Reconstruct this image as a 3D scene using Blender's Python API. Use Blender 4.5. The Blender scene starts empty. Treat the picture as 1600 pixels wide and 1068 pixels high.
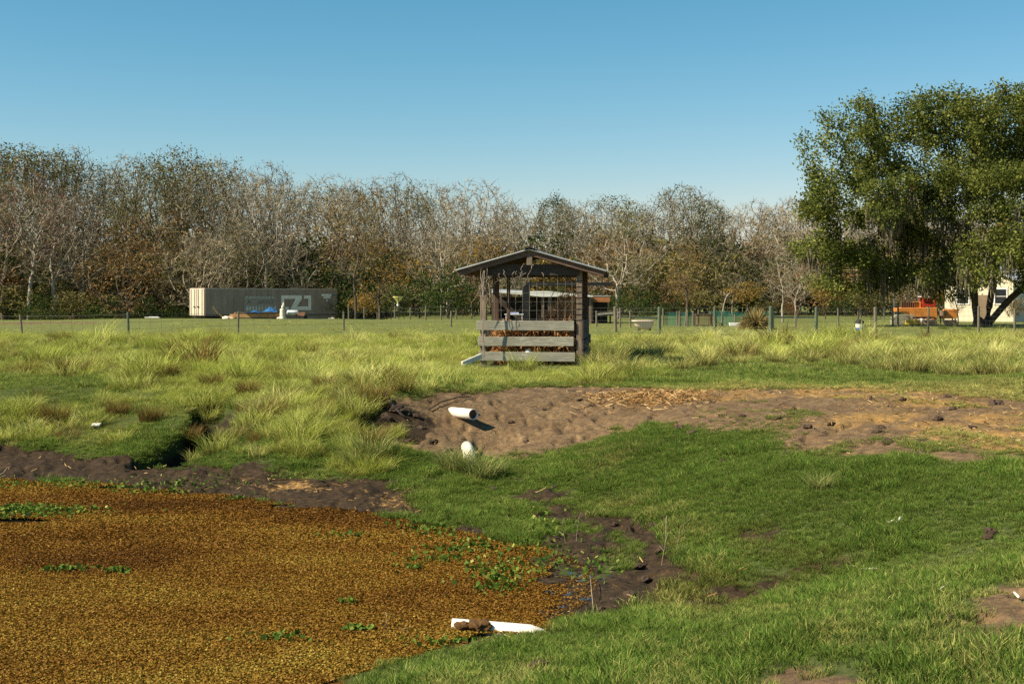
import bpy, math, random
import numpy as np
from mathutils import Vector, Matrix, Euler

random.seed(7)
RNG = np.random.default_rng(11)
SC = bpy.context.scene
COL = SC.collection
F, CU, CV, HZ, CAMZ = 2222.0, 800.0, 534.0, 468.0, 1.65
SUN_EL, SUN_DIR_H = math.radians(41), (-0.955, -0.295)

# ------------------------------------------------------------------ camera
cam = bpy.data.cameras.new('camera'); camo = bpy.data.objects.new('camera', cam); COL.objects.link(camo)
cam.lens = 50.0; cam.sensor_width = 36.0; cam.clip_end = 5000; cam.clip_start = 0.1
cam.shift_y = -(CV - HZ) / 1600.0
camo.location = (0, 0, CAMZ); camo.rotation_euler = (math.radians(90), 0, 0)
SC.camera = camo

# ------------------------------------------------------------------ noise
def _h(xi, yi, s):
    h = (xi.astype(np.int64) * 374761393 + yi.astype(np.int64) * 668265263 + s * 974711) & 0xffffffff
    h = ((h ^ (h >> 13)) * 1274126177) & 0xffffffff
    h = h ^ (h >> 16)
    return (h & 0xffff) / 65535.0
def vnoise(x, y, s=0):
    xi = np.floor(x); yi = np.floor(y); fx = x - xi; fy = y - yi
    fx = fx * fx * (3 - 2 * fx); fy = fy * fy * (3 - 2 * fy)
    a = _h(xi, yi, s); b = _h(xi + 1, yi, s); c = _h(xi, yi + 1, s); d = _h(xi + 1, yi + 1, s)
    return (a * (1 - fx) + b * fx) * (1 - fy) + (c * (1 - fx) + d * fx) * fy
def fbm(x, y, s=0, o=4):
    t = 0; a = 0.5; n = 0
    for k in range(o):
        t = t + a * vnoise(x * 2 ** k + 17.3 * k, y * 2 ** k - 9.1 * k, s + k); n += a; a *= 0.55
    return t / n
def sstep(a, b, x):
    t = np.clip((x - a) / (b - a), 0, 1); return t * t * (3 - 2 * t)

# ------------------------------------------------------------------ terrain shape
CP = [  # control points: picture column, picture row, height
 (620,625,0),(750,613,0),(1000,607,0.0),(1250,610,0.0),(1600,603,0.03),(1600,660,0.03),(1600,722,-0.03),(1450,700,-0.02),(1300,690,-0.12),
 (1300,640,0.0),(1100,655,-0.14),(1000,665,-0.3),(900,650,-0.26),(900,690,-0.52),(1000,640,-0.16),(830,650,-0.27),(830,690,-0.5),
 (716,634,-0.12),(690,660,-0.36),(735,672,-0.45),(752,690,-0.56),(785,694,-0.58),(800,712,-0.62),(650,700,-0.6),(620,665,-0.36),(700,712,-0.66),
 (0,700,-0.74),(150,705,-0.76),(300,718,-0.8),(0,640,-0.3),(300,650,-0.32),(500,740,-0.82),(450,690,-0.5),(550,622,0),(0,610,-0.05),(300,612,-0.05),
 (560,700,-0.5),(560,660,-0.3),
 (650,740,-0.76),(800,760,-0.84),(900,720,-0.64),(900,800,-0.92),(1000,700,-0.42),(1050,690,-0.32),(1100,750,-0.52),(1200,750,-0.36),(1300,750,-0.22),(1450,760,-0.14),(1600,745,-0.07),
 (940,800,-0.93),(1020,840,-0.9),(1050,870,-0.9),(1010,910,-0.96),(950,940,-1.0),(800,800,-0.93),(700,790,-0.93),(860,840,-0.95),(930,860,-0.93),
 (1100,880,-0.76),(1150,820,-0.6),(1300,850,-0.48),(1250,900,-0.7),(1150,930,-0.83),(1280,860,-0.59),(1345,885,-0.56),(1450,820,-0.3),(1600,800,-0.16),
 (1000,980,-0.84),(1200,975,-0.53),(1400,945,-0.32),(1600,900,-0.24),(700,1040,-0.93),(900,1030,-0.74),(1100,1060,-0.53),(1400,1068,-0.3),(1600,1068,-0.2),(500,1068,-1.0),
 (0,752,-0.98),(250,768,-0.99),(430,792,-0.99),(560,808,-0.99),(700,832,-0.99),(850,985,-0.97),(720,1000,-1.02),(600,1030,-1.02),
 (0,730,-0.9),(300,748,-0.9),(470,765,-0.9),(600,775,-0.88),
]
W = [(0,2,-.02),(3,3,0),(6,6,-.05),(-2,5,-.7),(-4,5,-1.2),(-1,4.5,-.35),(-4,15,-1.5),(-6,18,-1.3),(-3,12,-1.5),(-5,10,-1.6),(-2,14,-1.45),(-1.2,13,-1.3),(-8,12,-1.5),(-9,18,-1.4),
 (-12,26,-.25),(-12,23,-.7),(12,12,0),(14,20,.03),(14,26,.03),(-8,28,0),(0,29,0),(8,29,0),(-14,30,0),(16,30,0),(-3,17,-1.3),(0,0,0),(0,-4,.05),(-6,0,-.6),(6,-2,.05),(-12,6,-1.5),(-14,14,-1.5),(-14,20,-1.3)]
def PD(u, v, d): return ((u - CU) / F * d, d, CAMZ - (v - HZ) / F * d)
pts = []
for u, v, z in CP:
    d = (CAMZ - z) * F / (v - HZ); pts.append(((u - CU) / F * d, d, z))
pts = np.array(pts + W, float)
def _phi(r2): return np.where(r2 > 0, 0.5 * r2 * np.log(r2 + 1e-12), 0)
_n = len(pts); _A = np.zeros((_n + 3, _n + 3))
_A[:_n, :_n] = _phi(((pts[:, None, :2] - pts[None, :, :2]) ** 2).sum(-1)) + np.eye(_n) * 0.13
_A[:_n, _n] = 1; _A[:_n, _n + 1:] = pts[:, :2]; _A[_n, :_n] = 1; _A[_n + 1:, :_n] = pts[:, :2].T
_b = np.zeros(_n + 3); _b[:_n] = pts[:, 2]
_w = np.linalg.solve(_A, _b)
def gz(x, y):
    """height of the ground"""
    x = np.asarray(x, float); y = np.asarray(y, float); sh = np.broadcast(x, y).shape
    x = np.broadcast_to(x, sh).ravel(); y = np.broadcast_to(y, sh).ravel()
    z = np.zeros(x.size)
    near = (y < 34) & (y > -12) & (np.abs(x) < 30)
    xn, yn = x[near], y[near]; zn = np.zeros(xn.size)
    for i in range(0, xn.size, 20000):
        s = slice(i, i + 20000)
        r2 = (xn[s, None] - pts[None, :, 0]) ** 2 + (yn[s, None] - pts[None, :, 1]) ** 2
        zn[s] = _phi(r2) @ _w[:_n] + _w[_n] + _w[_n + 1] * xn[s] + _w[_n + 2] * yn[s]
    zn = np.clip(zn, -1.7, 0.25)
    # gully cut into the left bank
    t = np.clip((yn - 22.2) / 3.2, 0, 1)
    gx = -5.35 + 0.25 * np.sin(t * 5) + 0.35 * t
    zn -= 0.5 * np.exp(-((xn - gx) / (0.42 - 0.14 * t)) ** 4) * sstep(21.4, 22.0, yn) * (1 - sstep(24.2, 25.6, yn))
    zn -= 0.30 * np.exp(-((xn + .28) / .45) ** 2 - ((yn - 22.15) / .45) ** 2)
    gx = -2.28
    zn -= 0.22 * np.exp(-((xn - gx) / 0.25) ** 2 - ((yn - 22.4) / 0.7) ** 2)
    k = (1 - sstep(27, 33, yn)) * sstep(-11, -4, yn) * (1 - sstep(15, 28, np.abs(xn)))
    z[near] = zn * k
    # low mound across the far left field, ground lower behind it, gentle swells
    lf = 1 - sstep(-14, -8.5, x + (y - 100) * 0.05)
    z += 0.26 * np.exp(-((y - 101) / 15) ** 2) * lf * sstep(-39, -29, x)
    z += -1.1 * sstep(117, 126, y) * lf * (1 - sstep(150, 170, y))
    z += 0.10 * (fbm(x / 9, y / 9, 5, 3) - 0.5) * sstep(26, 40, y)
    return z.reshape(sh)
def hit(u, v):
    dx, dz = (u - CU) / F, -(v - HZ) / F
    d = np.exp(np.linspace(math.log(3), math.log(220), 1500))
    h = CAMZ + dz * d - gz(dx * d, d)
    i = np.argmax(h < 0)
    if h[i] >= 0: i = len(d) - 1
    a, b = d[max(i - 1, 0)], d[i]; ha, hb = h[max(i - 1, 0)], h[i]
    t = ha / (ha - hb) if ha != hb else 1
    dd = a + (b - a) * t
    return (dx * dd, dd, float(gz(dx * dd, dd)))
def poly(px):
    return np.array([hit(u, v)[:2] for u, v in px])
def soft(P, x, y, w):
    """soft inside test of polygon P (world xy), edge width w"""
    out = np.zeros(x.size)
    lo = P.min(0) - w * 2; hi = P.max(0) + w * 2
    m = (x > lo[0]) & (x < hi[0]) & (y > lo[1]) & (y < hi[1])
    if not m.any(): return out
    px, py = x[m], y[m]; ins = np.zeros(px.size, bool); dist = np.full(px.size, 1e9)
    n = len(P)
    for i in range(n):
        ax, ay = P[i]; bx, by = P[(i + 1) % n]
        c = ((ay > py) != (by > py))
        with np.errstate(divide='ignore', invalid='ignore'):
            xi = (bx - ax) * (py - ay) / (by - ay) + ax
        ins ^= c & (px < xi)
        ex, ey = bx - ax, by - ay; l2 = ex * ex + ey * ey + 1e-12
        t = np.clip(((px - ax) * ex + (py - ay) * ey) / l2, 0, 1)
        dist = np.minimum(dist, np.hypot(px - ax - t * ex, py - ay - t * ey))
    sd = np.where(ins, dist, -dist)
    out[m] = sstep(-w, w, sd)
    return out

PX = {
 'dirt': [[(600,640),(650,622),(720,614),(800,606),(900,603),(1000,605),(1100,611),(1200,608),(1320,606),(1420,608),(1600,628),(1800,640),(1800,745),(1600,730),(1500,727),(1430,717),(1330,715),(1240,695),(1170,675),(1080,668),(1000,672),(930,682),(880,702),(820,712),(740,716),(660,712),(605,700),(590,670)],
          [(1490,962),(1530,930),(1600,905),(1720,890),(1720,985),(1600,985),(1520,985)], [(1170,1075),(1210,1047),(1290,1044),(1345,1075),(1340,1110),(1180,1110)]],
 'mud': [[(-200,695),(0,697),(60,702),(200,714),(330,722),(450,737),(560,744),(640,747),(660,770),(650,805),(560,808),(430,793),(300,779),(180,774),(100,757),(-200,757)],
         [(820,782),(930,786),(1000,802),(1062,832),(1105,862),(1085,908),(1040,938),(990,964),(910,966),(850,985),(805,978),(850,945),(890,915),(955,902),(990,880),(992,855),(955,836),(890,822),(830,800)]],
 'mudhalf': [[(592,655),(640,640),(690,652),(735,700),(750,716),(650,716),(598,704)], [(630,752),(700,738),(800,735),(900,752),(960,775),(985,810),(990,860),(940,905),(880,900),(800,860),(700,835),(640,810)]],
 'straw': [[(960,612),(1060,605),(1200,604),(1300,604),(1500,598),(1800,606),(1800,632),(1450,640),(1390,660),(1290,672),(1250,655),(1330,640),(1350,622),(1200,620),(1060,634),(980,634)],
           [(1390,668),(1500,640),(1700,640),(1700,700),(1560,705),(1430,690)], [(370,748),(460,743),(545,757),(520,772),(400,767)], [(570,770),(645,768),(645,803),(580,802)],
           [(690,998),(705,980),(770,972),(850,976),(850,988),(770,995),(720,1006)], [(640,622),(720,612),(760,612),(700,640),(650,640)], [(430,1075),(520,1042),(640,1014),(700,1002),(690,1014),(560,1054),(490,1080)]],
 'moss': [[(690,650),(722,648),(768,692),(700,690)], [(880,772),(1000,765),(1080,790),(1120,822),(1090,852),(1040,835),(990,808),(900,792)], [(860,718),(940,690),(1010,698),(930,745)], [(1000,965),(1040,900),(1110,870),(1130,890),(1060,960)]],
 'lawn': [[(-200,588),(0,590),(150,590),(235,600),(225,618),(100,630),(-200,632)], [(1000,585),(1060,566),(1300,562),(1450,568),(1800,572),(1800,612),(1500,604),(1300,606),(1150,604)]],
 'tall': [[(-400,506),(2000,506),(2000,586),(1600,582),(1400,577),(1200,574),(1050,588),(980,600),(850,603),(740,608),(640,618),(600,640),(588,690),(612,722),(585,737),(480,735),(330,715),(290,700),(60,695),(-400,690)]],
 'soil_and_shade': [[(800,1040),(850,1032),(868,1042),(840,1050),(810,1050)],[(1010,892),(1180,905),(1290,850),(1310,870),(1160,945),(1080,975)],[(1130,820),(1210,815),(1330,870),(1290,905),(1200,870)]],  # a dark soil spot, and the swale's shade painted as mud patches
}
PW = {k: [poly(p) for p in v] for k, v in PX.items()}
POND = poly([(-500,752),(0,752),(130,762),(250,768),(430,792),(560,808),(700,832),(780,848),(815,864),(850,880),(878,902),(885,925),(870,948),(845,968),(838,982),(720,992),(640,1016),(600,1028),(450,1075)]).tolist() + [[-2.6, 7.2], [-5, 5.6], [-16, 5]]
POND = np.array(POND)
def masks(x, y):
    x = np.asarray(x, float).ravel(); y = np.asarray(y, float).ravel()
    s = np.clip(y / 16, 0.5, 2.5); cl = sstep(1.9, 1.3, np.hypot((x - .40) / 1.15, (y - 36.0) / 1.5))
    wx = x + (fbm(x / .9, y / .9, 21, 3) - .5) * .7 * s + (fbm(x / .22, y / .22, 23, 2) - .5) * .25
    wy = y + (fbm(x / .9, y / 1.2, 31, 3) - .5) * .75 * s + (fbm(x / .22, y / .22, 33, 2) - .5) * .35
    r = {}
    for k, w in (('dirt', .3), ('mud', .25), ('mudhalf', .5), ('straw', .35), ('moss', .35), ('lawn', .5), ('tall', .3), ('soil_and_shade', .3)):
        m = np.zeros(x.size)
        for P in PW[k]: m = np.maximum(m, soft(P, wx, wy, w))
        r[k] = m
    n = fbm(x / .5, y / .7, 41, 3)
    r['mud'] = np.maximum(r['mud'], r['mudhalf'] * sstep(.45, .57, n))
    r['mud'] = np.maximum(r['mud'], .9 * r['soil_and_shade'] * sstep(.42, .58, n))  # swale shade goes into the mud colour
    n2 = fbm(x / 1.1, y / 1.5, 51, 3)
    # grass creeping over the right half of the bare bank
    r['creep'] = sstep(2.2, 6, x) * sstep(.47, .62, n2) * sstep(12, 14, y)
    r['pond'] = soft(POND, x, y, .12)
    zr = np.maximum(sstep(1.8, 3.2, x - .02 * (y - 30)), .75 * sstep(-5.5, -8.5, x + .1 * (y - 30))) * sstep(25.5, 28, y) * (1 - sstep(50, 64, y)); r['open'] = zr * sstep(.30, .45, fbm(x / 2.6, y / 2.2, 161, 3))
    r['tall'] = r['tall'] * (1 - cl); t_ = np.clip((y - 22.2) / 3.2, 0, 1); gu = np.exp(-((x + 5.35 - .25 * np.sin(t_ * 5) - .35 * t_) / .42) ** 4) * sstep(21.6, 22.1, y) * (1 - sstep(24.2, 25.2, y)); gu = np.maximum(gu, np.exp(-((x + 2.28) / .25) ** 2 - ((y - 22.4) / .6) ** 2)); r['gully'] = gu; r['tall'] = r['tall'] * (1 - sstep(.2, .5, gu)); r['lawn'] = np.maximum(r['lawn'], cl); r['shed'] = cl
    return r

# ------------------------------------------------------------------ object helpers
def link(o, parent=None):
    COL.objects.link(o)
    if parent is not None: o.parent = parent
    return o
def tag(o, label=None, cat=None, group=None, kind=None):
    if label: o['label'] = label
    if cat: o['category'] = cat
    if group: o['group'] = group
    if kind: o['kind'] = kind
    return o
def empty(name, loc, rz=0, label=None, cat=None, group=None):
    o = bpy.data.objects.new(name, None); link(o); o.location = loc; o.rotation_euler = (0, 0, rz); o.empty_display_size = .2
    return tag(o, label, cat, group)
def copy_tree(o, parent=None):
    c = o.copy(); COL.objects.link(c); c.parent = parent
    for ch in list(o.children): copy_tree(ch, c)
    return c
class MB:
    def __init__(s): s.v = []; s.f = []
    def add(s, vs, fs):
        b = len(s.v); s.v += [tuple(p) for p in vs]; s.f += [tuple(i + b for i in f) for f in fs]; return s
    def box(s, c, d, rot=None):
        x, y, z = d[0] / 2, d[1] / 2, d[2] / 2
        vs = [Vector(p) for p in ((-x,-y,-z),(x,-y,-z),(x,y,-z),(-x,y,-z),(-x,-y,z),(x,-y,z),(x,y,z),(-x,y,z))]
        if rot is not None: vs = [rot @ p for p in vs]
        return s.add([p + Vector(c) for p in vs], [(0,3,2,1),(4,5,6,7),(0,1,5,4),(1,2,6,5),(2,3,7,6),(3,0,4,7)])
    def bar(s, a, b, w, h=None, roll=0):
        """rectangular bar from a to b"""
        a = Vector(a); b = Vector(b); d = b - a; L = d.length
        q = d.to_track_quat('X', 'Z').to_matrix()
        if roll: q = q @ Matrix.Rotation(roll, 3, 'X')
        return s.box((a + b) / 2, (L, w, h or w), q)
    def tube(s, P, R, n=8, cap=True):
        P = [Vector(p) for p in P]
        if not hasattr(R, '__len__'): R = [R] * len(P)
        rings = []; ref = Vector((.31, .17, .93))
        for i, p in enumerate(P):
            d = (P[min(i + 1, len(P) - 1)] - P[max(i - 1, 0)]).normalized()
            e = d.cross(ref)
            if e.length < .1: e = d.cross(Vector((1, 0, 0)))
            e.normalize(); g = d.cross(e)
            rings.append([p + (e * math.cos(2 * math.pi * k / n) + g * math.sin(2 * math.pi * k / n)) * R[i] for k in range(n)])
        vs = [q for r in rings for q in r]; fs = []
        for i in range(len(P) - 1):
            for k in range(n):
                fs.append((i * n + k, i * n + (k + 1) % n, (i + 1) * n + (k + 1) % n, (i + 1) * n + k))
        if cap: fs += [tuple(range(n))[::-1], tuple((len(P) - 1) * n + k for k in range(n))]
        return s.add(vs, fs)
    def prism(s, poly2, y0, y1):
        """polygon in xz pushed from y0 to y1"""
        n = len(poly2)
        vs = [(x, y0, z) for x, z in poly2] + [(x, y1, z) for x, z in poly2]
        fs = [tuple(range(n)), tuple(range(2 * n - 1, n - 1, -1))] + [(i, i + n, (i + 1) % n + n, (i + 1) % n) for i in range(n)]
        return s.add(vs, fs)
    def build(s, name, mat, parent=None, bevel=0, smooth=False, loc=None):
        me = bpy.data.meshes.new(name); me.from_pydata(s.v, [], s.f); me.update()
        if smooth: me.polygons.foreach_set('use_smooth', [True] * len(me.polygons))
        me.materials.append(mat)
        o = bpy.data.objects.new(name, me); link(o, parent)
        if loc is not None: o.location = loc
        if bevel:
            b = o.modifiers.new('bevel', 'BEVEL'); b.width = bevel; b.segments = 1; b.limit_method = 'ANGLE'
        return o
def np_mesh(name, V, Fc, mat=None, attrs=None, smooth=False):
    """V (n,3), Fc (m,k) all faces with k corners"""
    V = np.asarray(V, np.float32); Fc = np.asarray(Fc, np.int32); k = Fc.shape[1]
    me = bpy.data.meshes.new(name)
    me.vertices.add(len(V)); me.vertices.foreach_set('co', V.ravel())
    me.loops.add(Fc.size); me.loops.foreach_set('vertex_index', Fc.ravel())
    me.polygons.add(len(Fc)); me.polygons.foreach_set('loop_start', np.arange(0, Fc.size, k, dtype=np.int32))
    try: me.polygons.foreach_set('loop_total', np.full(len(Fc), k, np.int32))
    except Exception: pass
    if smooth: me.polygons.foreach_set('use_smooth', np.ones(len(Fc), bool))
    me.update(calc_edges=True)
    for n, a in (attrs or {}).items():
        a = np.asarray(a, np.float32)
        if a.ndim == 1:
            at = me.attributes.new(n, 'FLOAT', 'POINT'); at.data.foreach_set('value', a)
        else:
            at = me.attributes.new(n, 'FLOAT_VECTOR', 'POINT'); at.data.foreach_set('vector', a.ravel())
    if mat: me.materials.append(mat)
    return me
def mobj(name, me, parent=None): return link(bpy.data.objects.new(name, me), parent)

# ------------------------------------------------------------------ materials
class NT:
    def __init__(s, name):
        s.m = bpy.data.materials.new(name); s.m.use_nodes = True; s.t = s.m.node_tree; s.t.nodes.clear()
        s.out = s.t.nodes.new('ShaderNodeOutputMaterial')
    def n(s, ty, ins=None, **pr):
        x = s.t.nodes.new('ShaderNode' + ty)
        for k, v in pr.items(): setattr(x, k, v)
        for k, v in (ins or {}).items():
            if hasattr(v, 'is_output'): s.t.links.new(v, x.inputs[k])
            else: x.inputs[k].default_value = v
        return x
    def attr(s, name, inst=False):
        return s.n('Attribute', attribute_name=name, attribute_type='INSTANCER' if inst else 'GEOMETRY')
    def coord(s, which='Object'): return s.n('TexCoord').outputs[which]
    def noise(s, vec, scale, detail=4, rough=.55, out='Fac'):
        return s.n('TexNoise', {'Vector': vec, 'Scale': scale, 'Detail': detail, 'Roughness': rough}).outputs[out]
    def map(s, vec, sc): return s.n('Mapping', {'Vector': vec, 'Scale': sc}).outputs[0]
    def ramp(s, fac, stops, interp='LINEAR'):
        r = s.n('ValToRGB', {'Fac': fac}); e = r.color_ramp.elements; r.color_ramp.interpolation = interp
        while len(e) < len(stops): e.new(.5)
        for x, (p, c) in zip(e, stops): x.position = p; x.color = (*c, 1) if len(c) == 3 else c
        return r.outputs[0]
    def rng(s, v, a, b, c=0, d=1): return s.n('MapRange', {'Value': v, 'From Min': a, 'From Max': b, 'To Min': c, 'To Max': d}).outputs[0]
    def math(s, op, a, b=0.0):
        return s.n('Math', {0: a, 1: b}, operation=op).outputs[0]
    def mix(s, f, a, b, mode='MIX'):
        x = s.n('Mix', {0: f, 6: (*a, 1) if isinstance(a, tuple) else a, 7: (*b, 1) if isinstance(b, tuple) else b}, data_type='RGBA', blend_type=mode)
        return x.outputs[2]
    def bump(s, h, st=.4, dist=.02): return s.n('Bump', {'Height': h, 'Strength': st, 'Distance': dist}).outputs[0]
    def pbsdf(s, col, rough=.8, metal=0, normal=None, spec=.3):
        ins = {'Base Color': (*col, 1) if isinstance(col, tuple) else col, 'Roughness': rough, 'Metallic': metal, 'Specular IOR Level': spec}
        if normal is not None: ins['Normal'] = normal
        p = s.n('BsdfPrincipled', ins); s.t.links.new(p.outputs[0], s.out.inputs[0]); return s.m
    def leaf(s, col, trans=.35, gloss=.012, tcol=None):
        d = s.n('BsdfDiffuse', {'Color': col}); t = s.n('BsdfTranslucent', {'Color': tcol or col})
        a = s.n('MixShader', {0: trans, 1: d.outputs[0], 2: t.outputs[0]})
        g = s.n('BsdfGlossy', {'Color': (.6, .6, .5, 1), 'Roughness': .6})
        b = s.n('MixShader', {0: gloss, 1: a.outputs[0], 2: g.outputs[0]})
        s.t.links.new(b.outputs[0], s.out.inputs[0]); return s.m
def plain(name, col, rough=.7, metal=0, var=.25, scale=6, bump=0):
    t = NT(name); c = t.coord(); n = t.noise(c, scale, 5, .6)
    lo = tuple(x * (1 - var) for x in col); hi = tuple(min(1, x * (1 + var)) for x in col)
    return t.pbsdf(t.ramp(n, [(.3, lo), (.7, hi)]), rough, metal, t.bump(n, bump, .02) if bump else None)
def wood(name, a, b, axis=(1, 8, 8), rough=.85, sc=4):
    t = NT(name); c = t.map(t.coord(), axis); n = t.noise(c, sc, 8, .65); n2 = t.noise(t.coord(), 2.2, 3)
    col = t.ramp(n, [(.25, tuple(x * .55 for x in a)), (.5, a), (.75, b)])
    col = t.mix(t.rng(n2, .4, .7), col, tuple(x * .75 for x in a), 'MIX')
    return t.pbsdf(col, rough, 0, t.bump(n, .6, .01))
M = {}
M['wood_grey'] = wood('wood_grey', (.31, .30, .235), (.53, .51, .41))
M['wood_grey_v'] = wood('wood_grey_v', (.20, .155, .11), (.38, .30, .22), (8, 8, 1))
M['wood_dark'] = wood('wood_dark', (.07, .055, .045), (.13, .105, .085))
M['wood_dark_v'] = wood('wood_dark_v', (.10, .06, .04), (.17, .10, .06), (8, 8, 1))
M['wood_brown'] = wood('wood_brown', (.15, .095, .065), (.25, .165, .11))
M['wood_new'] = wood('wood_new', (.62, .36, .15), (.80, .55, .28), (1, 8, 8))
M['post'] = wood('post', (.16, .14, .10), (.30, .27, .20), (8, 8, 1), sc=6)
M['post_green'] = wood('post_green', (.09, .12, .08), (.18, .21, .14), (8, 8, 1), sc=6)
M['wire'] = plain('wire', (.22, .21, .19), .55, .6)
M['metal_roof'] = plain('metal_roof', (.55, .56, .55), .45, .6, .15, 3)
M['metal_dark'] = plain('metal_dark', (.03, .03, .032), .5, .4)
M['white_metal'] = plain('white_metal', (.75, .74, .70), .5, 0, .08)
M['white_pvc'] = plain('white_pvc', (.74, .70, .60), .4, 0, .16, 5)
M['pvc_dirty'] = plain('pvc_dirty', (.66, .60, .48), .5, 0, .3, 9)
M['bore_shade'] = plain('bore_shade', (.10, .05, .025), .8)
M['black'] = plain('black', (.012, .012, .013), .6)
M['tyre'] = plain('tyre', (.02, .02, .02), .8)
M['orange'] = plain('orange', (.60, .235, .05), .45, 0, .2, 3)
M['red'] = plain('red', (.42, .04, .025), .45, 0, .2)
M['yellow'] = plain('yellow', (.62, .48, .06), .5, 0, .15)
M['cream_wall'] = plain('cream_wall', (.62, .57, .42), .8, 0, .08, 2)
M['grey_wall'] = plain('grey_wall', (.20, .145, .095), .8, 0, .15, 2)
M['grey_roof'] = plain('grey_roof', (.42, .42, .42), .6, .1, .15, 2)
M['glass_dark'] = plain('glass_dark', (.02, .025, .03), .15)
M['rust_panel'] = plain('rust_panel', (.36, .15, .06), .7, 0, .3, 2)
M['pink_white'] = plain('pink_white', (.72, .58, .48), .4, 0, .1, 3)
M['blue_tarp'] = plain('blue_tarp', (.03, .13, .32), .45, 0, .35, 5, .4)
M['blue'] = plain('blue', (.05, .13, .42), .5)
M['stone_pale'] = plain('stone_pale', (.68, .62, .48), .7, 0, .15, 5)
M['brown'] = plain('brown', (.16, .08, .05), .7)
M['tan'] = plain('tan', (.55, .38, .22), .8, 0, .2, 3)
M['bone'] = plain('bone', (.75, .70, .58), .6)
M['vine'] = plain('vine', (.27, .22, .165), .85)
M['twig'] = plain('twig', (.30, .24, .15), .85)
M['hose'] = plain('hose', (.03, .022, .018), .7)
M['fish_orange'] = plain('fish_orange', (.85, .16, .02), .6)
M['teal_net'] = plain('teal_net', (.03, .22, .17), .7, 0, .4, 30)
M['clod'] = plain('clod', (.085, .055, .036), .95, 0, .5, 14, .8)
SKY_GRADE=((1.9,.247),(1.13,.861),(1.17,.825)); SKY_STR=.055; SUN_STR=4.8; EXPO=.95
# ------------------------------------------------------------------ ground
def ground_mat():
    t = NT('ground'); c = t.coord('Object')
    a = t.n('SeparateXYZ', {0: t.attr('m1').outputs['Vector']}); b = t.n('SeparateXYZ', {0: t.attr('m2').outputs['Vector']})
    n1 = t.noise(c, 2.2, 6, .65); n2 = t.noise(c, 14, 5, .65); n3 = t.noise(c, 55, 3, .6); n4 = t.noise(c, .35, 4)
    soil = t.ramp(n2, [(.3, (.034, .042, .014)), (.7, (.088, .115, .028))])
    far = t.ramp(n1, [(.3, (.10, .12, .030)), (.7, (.165, .18, .052))])
    col = t.mix(b.outputs[1], soil, far)
    dirt = t.ramp(n1, [(.28, (.095, .060, .029)), (.5, (.175, .115, .057)), (.72, (.25, .174, .09))])
    dirt = t.mix(t.rng(n2, .40, .62, 0, .75), dirt, (.07, .045, .030)); dirt = t.mix(t.rng(n3, .55, .75, 0, .45), dirt, (.30, .22, .14))
    mud = t.ramp(n2, [(.3, (.017, .011, .006)), (.55, (.042, .027, .0145)), (.75, (.085, .056, .031))])
    straw = t.ramp(n3, [(.3, (.16, .085, .028)), (.55, (.30, .18, .06)), (.75, (.42, .29, .11))])
    moss = t.ramp(n2, [(.3, (.07, .062, .015)), (.7, (.15, .14, .03))])
    def brk(v, n=n2, k=.55): return t.rng(t.math('ADD', v, t.math('MULTIPLY', t.math('SUBTRACT', n, .5), k * 2)), .35, .65)
    col = t.mix(brk(b.outputs[0]), col, moss)
    col = t.mix(brk(a.outputs[0]), col, dirt)
    col = t.mix(brk(a.outputs[1]), col, mud)
    col = t.mix(brk(a.outputs[2], n2, .8), col, straw)
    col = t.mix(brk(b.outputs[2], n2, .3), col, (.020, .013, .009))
    h = t.math('ADD', t.math('MULTIPLY', n2, 1.0), t.math('MULTIPLY', n3, .5))
    return t.pbsdf(col, .92, 0, t.bump(h, .7, .035), .15)
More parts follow.
